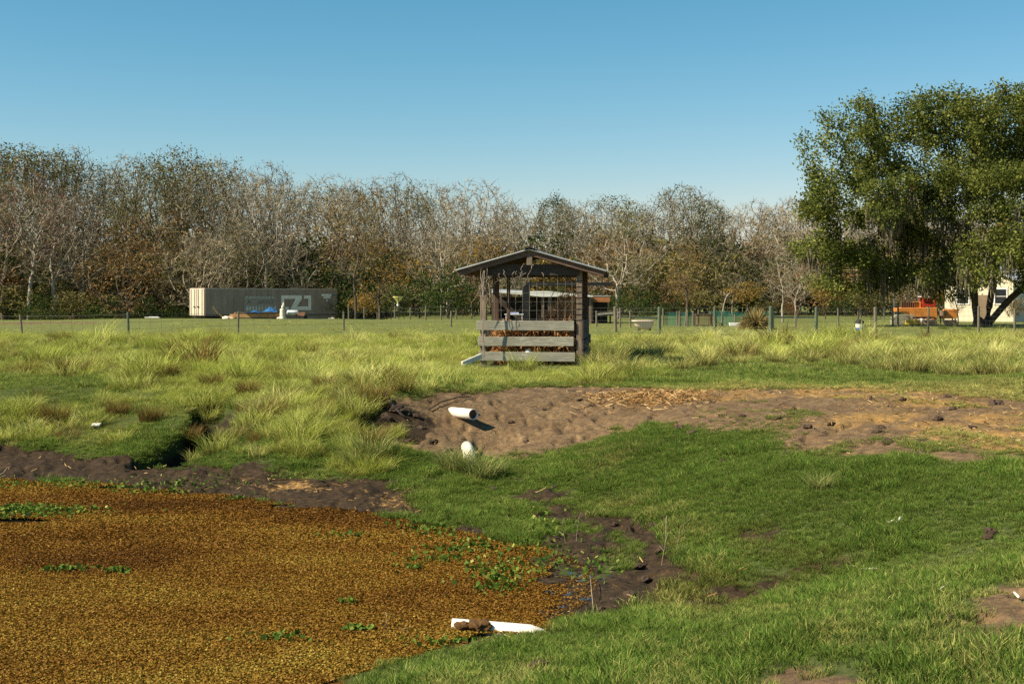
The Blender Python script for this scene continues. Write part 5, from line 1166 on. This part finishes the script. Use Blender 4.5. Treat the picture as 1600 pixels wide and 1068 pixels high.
def machine():
    d = 96.0; s = d / F; cx = 1430; x0 = (cx - CU) * s; g = float(gz(x0, d)); X = lambda u: (u - cx) * s; Z = lambda v: CAMZ - (v - HZ) * s - g
    E = empty('orange_machine', (x0, d, g), 0, 'orange tracked machine with a slatted rack beside the live oak', 'machine')
    b = MB(); b.prism([(X(1398), Z(481)), (X(1460), Z(480)), (X(1461), Z(498)), (X(1421), Z(498)), (X(1418), Z(490)), (X(1412), Z(487)), (X(1400), Z(487))], -.6, .9); b.build('body', M['orange'], E, .03)
    b = MB(); b.box((X(1433), .1, Z(476)), (X(1438) - X(1428), .7, .42)); b.build('hood', M['orange'], E, .03)
    b = MB(); b.box((X(1417), .1, Z(480.4)), (X(1428) - X(1406), .8, .06)); b.build('rack_floor', M['rust_panel'], E)
    for k in range(7): b = MB(); x = X(1407) + k * (X(1427) - X(1407)) / 6; b.box((x, -.32, Z(474)), (.055, .05, .62)); b.build('rack_slat', M['wood_brown'], E)
    b = MB(); b.box((X(1417), -.28, Z(476)), (X(1428) - X(1406), .03, .34)); b.build('rack_panel', plain('rack_red', (.20, .05, .02), .7), E)
    # red cab frame
    for u in (1440, 1458):
        for y in (-.35, .45): b = MB(); b.box((X(u), y, Z(472)), (.07, .07, .72)); b.build('cab_post', M['red'], E)
    b = MB(); b.box((X(1449), .05, Z(463.3)), (X(1461) - X(1438), .95, .06)); b.build('cab_roof', M['white_metal'], E, .01)
    b = MB(); b.box((X(1449), .1, Z(477)), (.62, .5, .14)); b.build('seat', M['black'], E); b = MB(); b.box((X(1450), .35, Z(470)), (.6, .1, .35)); b.build('seat_back', M['red'], E)
    b = MB(); b.box((X(1449), -.37, Z(476.5)), (.75, .05, .16)); b.build('cab_panel', M['red'], E)
    for y in (-.75, .85):
        b = MB(); L_ = [(X(1424) + .28 * math.cos(a), .24 + .24 * math.sin(a)) for a in np.linspace(math.pi * .5, math.pi * 1.5, 8)] + [(X(1452) + .28 * math.cos(a), .24 + .24 * math.sin(a)) for a in np.linspace(-math.pi * .5, math.pi * .5, 8)]
        b.prism(L_, y - .13, y + .13); b.build('track', M['tyre'], E)
        for u in (1424, 1433, 1442, 1451): b = MB(); b.tube([(X(u), y - .15, .24), (X(u), y + .15, .24)], .15, 10); b.build('track_wheel', M['orange'], E)
    # second orange piece: hopper
    E2 = empty('orange_hopper', ((1481 - CU) * s, d, g), 0, 'orange hopper standing close to the left trunk of the oak', 'hopper'); 
    b = MB(); b.prism([(-.5, .35), (.5, .35), (.62, .98), (-.42, .98)], -.4, .4); b.build('bin', M['orange'], E2, .03)
    for x in (-.4, .4):
        for y in (-.3, .3): b = MB(); b.box((x, y, .18), (.07, .07, .4)); b.build('leg', M['metal_dark'], E2)
    b = MB(); b.tube([(-.5, -.42, .55), (-.5, -.42, .9)], [.24, .26], 12); b.build('bucket', M['grey_wall'], E2)
    # stack of grey boards
    p = on(1411, 93.5); L = empty('board_stack', p, 0, 'stack of weathered grey boards in front of the orange machine', 'lumber'); r = random.Random(9)
    for k in range(7):
        b = MB(); b.box((r.uniform(-.1, .1), 0, .05 + k * .095), (1.5 - .06 * k, .8, .07)); b.build('board', M['wood_grey'], L, .006)
    # low yellow and tan kerb boards
    for u, w_, m, la in ((1426, .95, 'yellow', 'low yellow board edging the ground before the orange machine'), (1452, 1.0, 'tan', 'low tan board next to the yellow edging board'), (1484, .9, 'tan', 'tan board edging in front of the orange hopper')):
        p = on(u, 91.5 if m == 'yellow' else 91.8); b = MB(); b.box((0, 0, .16), (w_, .08, .34)); b.box((-w_ * .4, .1, .1), (.08, .12, .3)); b.box((w_ * .4, .1, .1), (.08, .12, .3)); tag(b.build('edging_board', M[m], None, .01, loc=p), la, 'edging board')
    for u, m, sz, la in ((1434, 'white_metal', .16, 'small white bag in front of the orange machine'), (1440, 'white_metal', .2, 'white bucket lying before the orange machine'), (1447, 'pink_white', .15, 'pale scrap by the orange machine tracks'), (1453, 'stone_pale', .17, 'cream coloured scrap at the right end of the orange machine')):
        me, _ = clod_mesh(int(u), .3); o = mobj('scrap', me); me.materials.clear(); me.materials.append(M[m]); p = on(u, 93); o.location = (p.x, 93, p.z + .22); o.scale = (sz, sz, sz * 1.3); tag(o, la, 'scrap')
    # lidded blue and white bin
    p = on(1343, 78); B = empty('bin', p, 0, 'white and blue tub with a black lid standing behind the fence', 'tub')
    b = MB(); b.tube([(0, 0, 0), (0, 0, .12)], [.20, .21], 16); b.build('base', M['blue'], B); b = MB(); b.tube([(0, 0, .12), (0, 0, .36)], [.21, .235], 16); b.build('tub_wall', M['white_metal'], B)
    b = MB(); b.tube([(0, 0, .36), (0, 0, .40), (.02, 0, .52), (.02, 0, .56)], [.27, .27, .2, .06], 16); b.build('lid', M['black'], B)
    # pale metal carport roof line
    d = 110.0; s = d / F; cx = 1415; E = empty('carport', ((cx - CU) * s, d, 0), 0, 'flat white roofed carport glimpsed under the oak crown', 'carport')
    Z = lambda v: CAMZ - (v - HZ) * s
    b = MB(); b.box((0, 1.5, Z(433)), (X(1437) * s / s - X(1396), 3.2, .10)); b.build('roof', M['white_metal'], E)
    for u in (1397, 1435):
        for y in (0, 3): b = MB(); b.box(((u - cx) * s, y, Z(434) / 2), (.1, .1, Z(434))); b.build('post', M['wire'], E)
machine()
def house():
    d = 108.0; s = d / F; E = empty('farm_house', ((1476 - CU) * s, d, 0), math.radians(-30), 'cream walled farmhouse with a grey gable roof behind the oak trunk', 'house')
    L, Wd, H, R = 9.0, 5.0, 3.1, 1.3   # long side faces right, gable faces the camera side
    b = MB(); b.prism([(0, -.2), (Wd, -.2), (Wd, H), (Wd / 2, H + R), (0, H)], 0, L); b.build('wall', M['cream_wall'], E)
    for a, c in (((-.35, H - .16), (Wd / 2, H + R + .04)), ((Wd + .35, H - .16), (Wd / 2, H + R + .04))):
        b = MB(); (x0, z0), (x1, z1) = a, c; b.add([(x0, -.35, z0), (x1, -.35, z1), (x1, L + .3, z1), (x0, L + .3, z0)], [(0, 1, 2, 3)]); o = b.build('roof', M['grey_roof'], E); o.modifiers.new('s', 'SOLIDIFY').thickness = .12
    for x, z in ((1.35, 1.9), (4.1, 1.9)):
        b = MB(); b.box((x, -.03, z), (1.0, .06, 1.25)); f = b.build('window', M['white_metal'], E); b = MB(); b.box((x, -.065, z), (.8, .02, 1.05)); b.build('pane', M['glass_dark'], f); b = MB(); b.box((x, -.08, z), (.8, .02, .04)); b.build('glazing_bar', M['white_metal'], f)
    b = MB(); b.box((2.75, -.03, 1.0), (.95, .06, 2.0)); o = b.build('door', M['grey_wall'], E); b = MB(); b.tube([(3.1, -.09, 1.0), (3.1, -.06, 1.0)], .04, 8); b.build('handle', M['metal_dark'], o)
    d = 118.0; E = empty('grey_barn', ((1620 - CU) / F * d, d, 0), math.radians(-8), 'grey boarded outbuilding with a pale roof at the right edge', 'barn')
    b = MB(); b.prism([(-3.4, -.2), (3.4, -.2), (3.4, 3.0), (0, 4.1), (-3.4, 3.0)], 0, 6); b.build('wall', M['grey_wall'], E)
    for sg in (-1, 1): b = MB(); b.add([(sg * 3.7, -.3, 2.88), (0, -.3, 4.14), (0, 6.3, 4.14), (sg * 3.7, 6.3, 2.88)], [(0, 1, 2, 3)]); o = b.build('roof', M['grey_roof'], E); o.modifiers.new('s', 'SOLIDIFY').thickness = .1
    b = MB(); b.box((-.6, -.04, 1.1), (2.2, .06, 2.2)); b.build('door', M['wood_dark_v'], E)
house()

# ------------------------------------------------------------------ tussocks, clods and small litter
def tuss_mat(name, lo, hi, dry, base):
    t = NT(name); bl = t.n('SeparateXYZ', {0: t.attr('bl').outputs['Vector']}); c = t.mix(bl.outputs[1], lo, hi); c = t.mix(t.rng(bl.outputs[1], .6, .95), c, dry)
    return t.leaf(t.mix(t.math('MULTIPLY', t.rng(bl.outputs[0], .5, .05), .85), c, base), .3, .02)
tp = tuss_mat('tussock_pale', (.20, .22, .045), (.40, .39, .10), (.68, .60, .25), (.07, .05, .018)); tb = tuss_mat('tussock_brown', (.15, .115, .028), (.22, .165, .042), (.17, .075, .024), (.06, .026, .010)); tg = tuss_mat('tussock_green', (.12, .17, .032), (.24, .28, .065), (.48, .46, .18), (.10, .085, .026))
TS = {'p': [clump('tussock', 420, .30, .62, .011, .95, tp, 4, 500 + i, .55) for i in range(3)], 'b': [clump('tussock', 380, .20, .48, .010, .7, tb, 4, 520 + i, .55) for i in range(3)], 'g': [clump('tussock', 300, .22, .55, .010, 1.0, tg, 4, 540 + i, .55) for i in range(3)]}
TL = {'p': ('pale yellow green grass tussock in the rough pasture right of the shelter', 'pale tussocks right of the shelter'), 'b': ('rusty brown grass tussock in the rough pasture left of the shelter', 'rusty tussocks left of the shelter'), 'g': ('fresh green grass tussock on the wet ground below the dirt bank', 'green tussocks below the dirt bank')}
for k, L in (('p', [(1322,573,1),(1375,580,1),(1418,583,1.25),(1447,582,1),(1487,588,1.05),(1542,586,1.1),(1578,588,1),(1262,568,1),(1212,568,.9),(1100,574,1.1),(1012,562,1.4),(1035,556,1.3),(955,572,1.3),(985,585,1),(1065,580,.9),(1150,572,.9),(1340,560,.9),(1400,562,.9),(1500,565,1),(1560,566,1),(1280,556,.9),(1180,558,.9),(930,575,1.1)]),
             ('b', [(45,588,1),(105,588,1.1),(125,588,.9),(258,595,1.25),(272,590,1),(330,607,.9),(388,618,1),(432,590,.9),(310,545,.8),(262,563,.8),(312,562,.8),(88,664,1.0),(55,655,.9),(185,650,.9),(235,660,.9),(385,646,.8),(425,655,.9),(585,700,1),(585,635,1.1),(505,610,.9),(560,606,.9),(440,550,.8),(405,560,.8),(20,560,.8),(150,552,.8),(295,690,.9)]),
             ('g', [(735,740,1.0),(752,748,.9),(715,738,1.0),(768,742,.8),(700,730,.7),(580,715,1.1),(560,728,1),(1280,765,.5)])):
    for i, (u, v, s) in enumerate(L):
        p = hit(u, v); o = mobj('grass_tussock', TS[k][i % 3]); o.location = (p[0], p[1], p[2] - .03); o.rotation_euler = (0, 0, RNG.uniform(0, 6.28)); o.scale = (s, s, s * RNG.uniform(.85, 1.15)); tag(o, TL[k][0], 'grass tussock', TL[k][1])
CL = [clod_mesh(900 + i, .85)[0] for i in range(4)]
for i, (u, v, r_) in enumerate([(1555,634,14),(1378,669,7),(1360,624,6),(1298,663,6),(1372,676,7),(1388,691,7),(1465,656,8),(1408,603,7),(1480,620,6),(1585,596,8),(1460,602,5),(1080,678,9),(1062,669,7),(1438,711,10),(1230,713,11),(1215,655,6),(1262,668,7),(1330,600,6),(1410,625,6),(1520,668,6),(1440,690,6),(1490,640,5),(1240,640,5),(1160,650,5),(665,712,7),(620,640,9),(603,655,10),(700,705,6),(640,690,7),(660,670,6),(680,690,5),(632,668,8),(650,650,6),(800,660,4),(850,640,4),(905,625,4),(745,648,4),(822,690,4),
                                (995,706,9),(925,753,10),(867,761,5),(640,758,7),(770,765,7),(1550,834,13),(1570,893,10),(1485,966,8),(1320,958,9),(1352,967,6),(845,1040,14),(830,1044,9),(1580,1056,8),(1215,1042,6),(1020,822,8),(1035,860,9),(1010,905,8),(985,930,9),(960,940,9),(1000,885,7),(940,955,8),(1045,885,7),(905,945,7),(760,726,5),(960,820,6),(1545,840,8),(1130,720,5),(1410,745,5),(1300,920,6)]):
    p = hit(u, v); s = r_ * p[1] / F; o = mobj('dirt_clod', CL[i % 4]); o.location = (p[0], p[1], p[2] + s * .2); o.rotation_euler = (0, 0, RNG.uniform(0, 6.28)); o.scale = (s * RNG.uniform(.8, 1.25), s * RNG.uniform(.8, 1.3), s * RNG.uniform(.7, 1.05))
    top = i < 38; tag(o, 'dark brown clod of earth on the bare dirt bank' if top else 'dark clod of mud in the grass and mud near the pond', 'clod', 'clods on the dirt bank' if top else 'clods around the pond')
def stick(pts_, r, mat, name, label, cat, dz=.02):
    P = [Vector(hit(u, v)) + Vector((0, 0, dz + z)) for u, v, z in pts_]; b = MB(); b.tube(P, [r * (1 - .5 * k / len(P)) for k in range(len(P))], 6); return tag(b.build(name, mat, None, 0, True), label, cat)
stick([(670,641,0),(690,632,.03),(715,625,.03),(736,621,.0)], .012, M['hose'], 'branch', 'thin black branch lying along the top of the dirt bank', 'branch')
stick([(601,625,.1),(612,640,.08),(626,648,0),(636,655,0)], .03, M['hose'], 'root', 'dark root hanging from the grassy edge of the dirt bank', 'root')
stick([(1344,893,0),(1372,891,0)], .012, M['bone'], 'stick', 'pale straight stick lying in the short green grass', 'stick')
stick([(1388,820,0),(1398,817,.01)], .016, M['bone'], 'bone', 'left one of two white bone pieces in the grass', 'bone'); stick([(1402,820,0),(1407,815,.02)], .016, M['bone'], 'bone', 'right one of two white bone pieces in the grass', 'bone')
stick([(1470,924,0),(1482,918,.01)], .010, M['bone'], 'stick', 'short pale stick near the bare patch at the right edge', 'stick'); stick([(1585,930,0),(1592,940,.01)], .010, M['bone'], 'stick', 'curled white stick on the bare patch at the right edge', 'stick')
stick([(928,960,0),(924,940,.12),(922,925,.16)], .004, M['twig'], 'reed', 'single dry reed leaning out of the mud by the pond', 'reed', 0)
for u, v, h_, la in ((1036, 885, .45, 'tallest dry weed stalk on the muddy inlet edge'), (1060, 872, .30, 'shorter dry weed stalk beside the muddy inlet'), (882, 850, .3, 'thin reed in the marshy corner of the pond'), (903, 846, .28, 'thin reed standing beside a green tuft in the marsh'), (603, 1012, .25, 'dry stalk at the near pond edge left of the pipe')):
    p = Vector(hit(u, v)); b = MB(); P = [p + Vector((.06 * h_ * math.sin(3 * t + u), 0, h_ * t)) for t in np.linspace(0, 1, 7)]; b.tube(P, [.0035 * (1 - .6 * t) for t in np.linspace(0, 1, 7)], 5)
    for k in range(5):
        q = P[2 + k % 5]; b.tube([q, q + Vector((RNG.normal(0, .06), RNG.normal(0, .04), RNG.uniform(.03, .12)))], .003, 3)
    tag(b.build('weed_stalk', M['twig']), la, 'weed')
stick([(-30,790,0),(10,782,.02),(20,780,.05)], .012, M['bone'], 'stick', 'bleached stick floating at the left edge of the pond', 'stick', .06); stick([(-25,762,0),(5,755,.1),(12,750,.14)], .010, M['twig'], 'stick', 'thin dry stalk rising from the pond at its left edge', 'stick', .05)
p = hit(150, 668); b = MB(); b.box((0, 0, .05), (.14, .10, .03), Matrix.Rotation(.3, 3, 'X')); b.box((.05, .02, .06), (.08, .06, .02), Matrix.Rotation(-.5, 3, 'Y')); tag(b.build('white_litter', M['white_metal'], None, .004, loc=p), 'scrap of white litter in the long grass on the left bank', 'litter')
p = PD(117, 893, 13.85); b = MB(); b.prism([(-.06, 0), (-.02, .012), (.03, .02), (.06, .008), (.045, -.004), (0, -.008)], -.02, .02); tag(b.build('orange_leaf', M['fish_orange'], None, 0, loc=(p[0], p[1], -.955)), 'bright orange leaf floating on the brown pond weed', 'leaf')
# muck heaped on the near pipe
for u, v, r_, la in ((748, 990, 17, 'larger clump of rusty muck heaped over the near pipe'), (722, 994, 11, 'smaller clump of rusty muck at the end of the near pipe')):
    me, _ = clod_mesh(u, .7); me.materials.clear(); me.materials.append(plain('muck%d' % u, (.15, .075, .022), .9, 0, .6, 20, .8)); p = Vector(PD(u, v, 11.28)); o = mobj('muck_clump', me); s = r_ * 11.3 / F; o.location = (p.x, p.y, -.93); o.scale = (s, s * .9, s * .8); tag(o, la, 'muck')
# ------------------------------------------------------------------ light
w = bpy.data.worlds.new('World'); SC.world = w; w.use_nodes = True
nt = w.node_tree; bg = nt.nodes['Background']; sky = nt.nodes.new('ShaderNodeTexSky')
sky.sky_type = 'NISHITA'; sky.sun_disc = False; sky.sun_elevation = SUN_EL
sky.sun_rotation = math.atan2(SUN_DIR_H[0], SUN_DIR_H[1])
sky.air_density = 1.0; sky.dust_density = .25; sky.ozone_density = 1.4; sky.altitude = 0
sep = nt.nodes.new('ShaderNodeSeparateColor'); comb = nt.nodes.new('ShaderNodeCombineColor'); nt.links.new(sky.outputs[0], sep.inputs[0])
for k, (ex, ga) in enumerate(SKY_GRADE):
    pw = nt.nodes.new('ShaderNodeMath'); pw.operation = 'POWER'; pw.inputs[1].default_value = ex; nt.links.new(sep.outputs[k], pw.inputs[0])
    mu = nt.nodes.new('ShaderNodeMath'); mu.operation = 'MULTIPLY'; mu.inputs[1].default_value = ga; nt.links.new(pw.outputs[0], mu.inputs[0]); nt.links.new(mu.outputs[0], comb.inputs[k])
nt.links.new(comb.outputs[0], bg.inputs[0]); bg.inputs[1].default_value = SKY_STR
sun = bpy.data.lights.new('sun', 'SUN'); so = bpy.data.objects.new('sun', sun); COL.objects.link(so)
sun.energy = SUN_STR; sun.angle = math.radians(.55); sun.color = (1, .87, .66)
sv = Vector((SUN_DIR_H[0], SUN_DIR_H[1], 0)).normalized() * math.cos(SUN_EL) + Vector((0, 0, math.sin(SUN_EL)))
so.rotation_euler = sv.to_track_quat('Z', 'Y').to_euler()
SC.view_settings.view_transform = 'Standard'; SC.view_settings.look = 'None'; SC.view_settings.exposure = EXPO; SC.view_settings.gamma = 1
SC.render.engine = 'CYCLES'; cy = SC.cycles
cy.max_bounces = 5; cy.diffuse_bounces = 3; cy.glossy_bounces = 2; cy.transmission_bounces = 3; cy.transparent_max_bounces = 6
cy.caustics_reflective = False; cy.caustics_refractive = False; cy.use_denoising = False; cy.sample_clamp_indirect = 4
SC.render.filter_size = 1.3 if hasattr(SC.render, 'filter_size') else 1.5
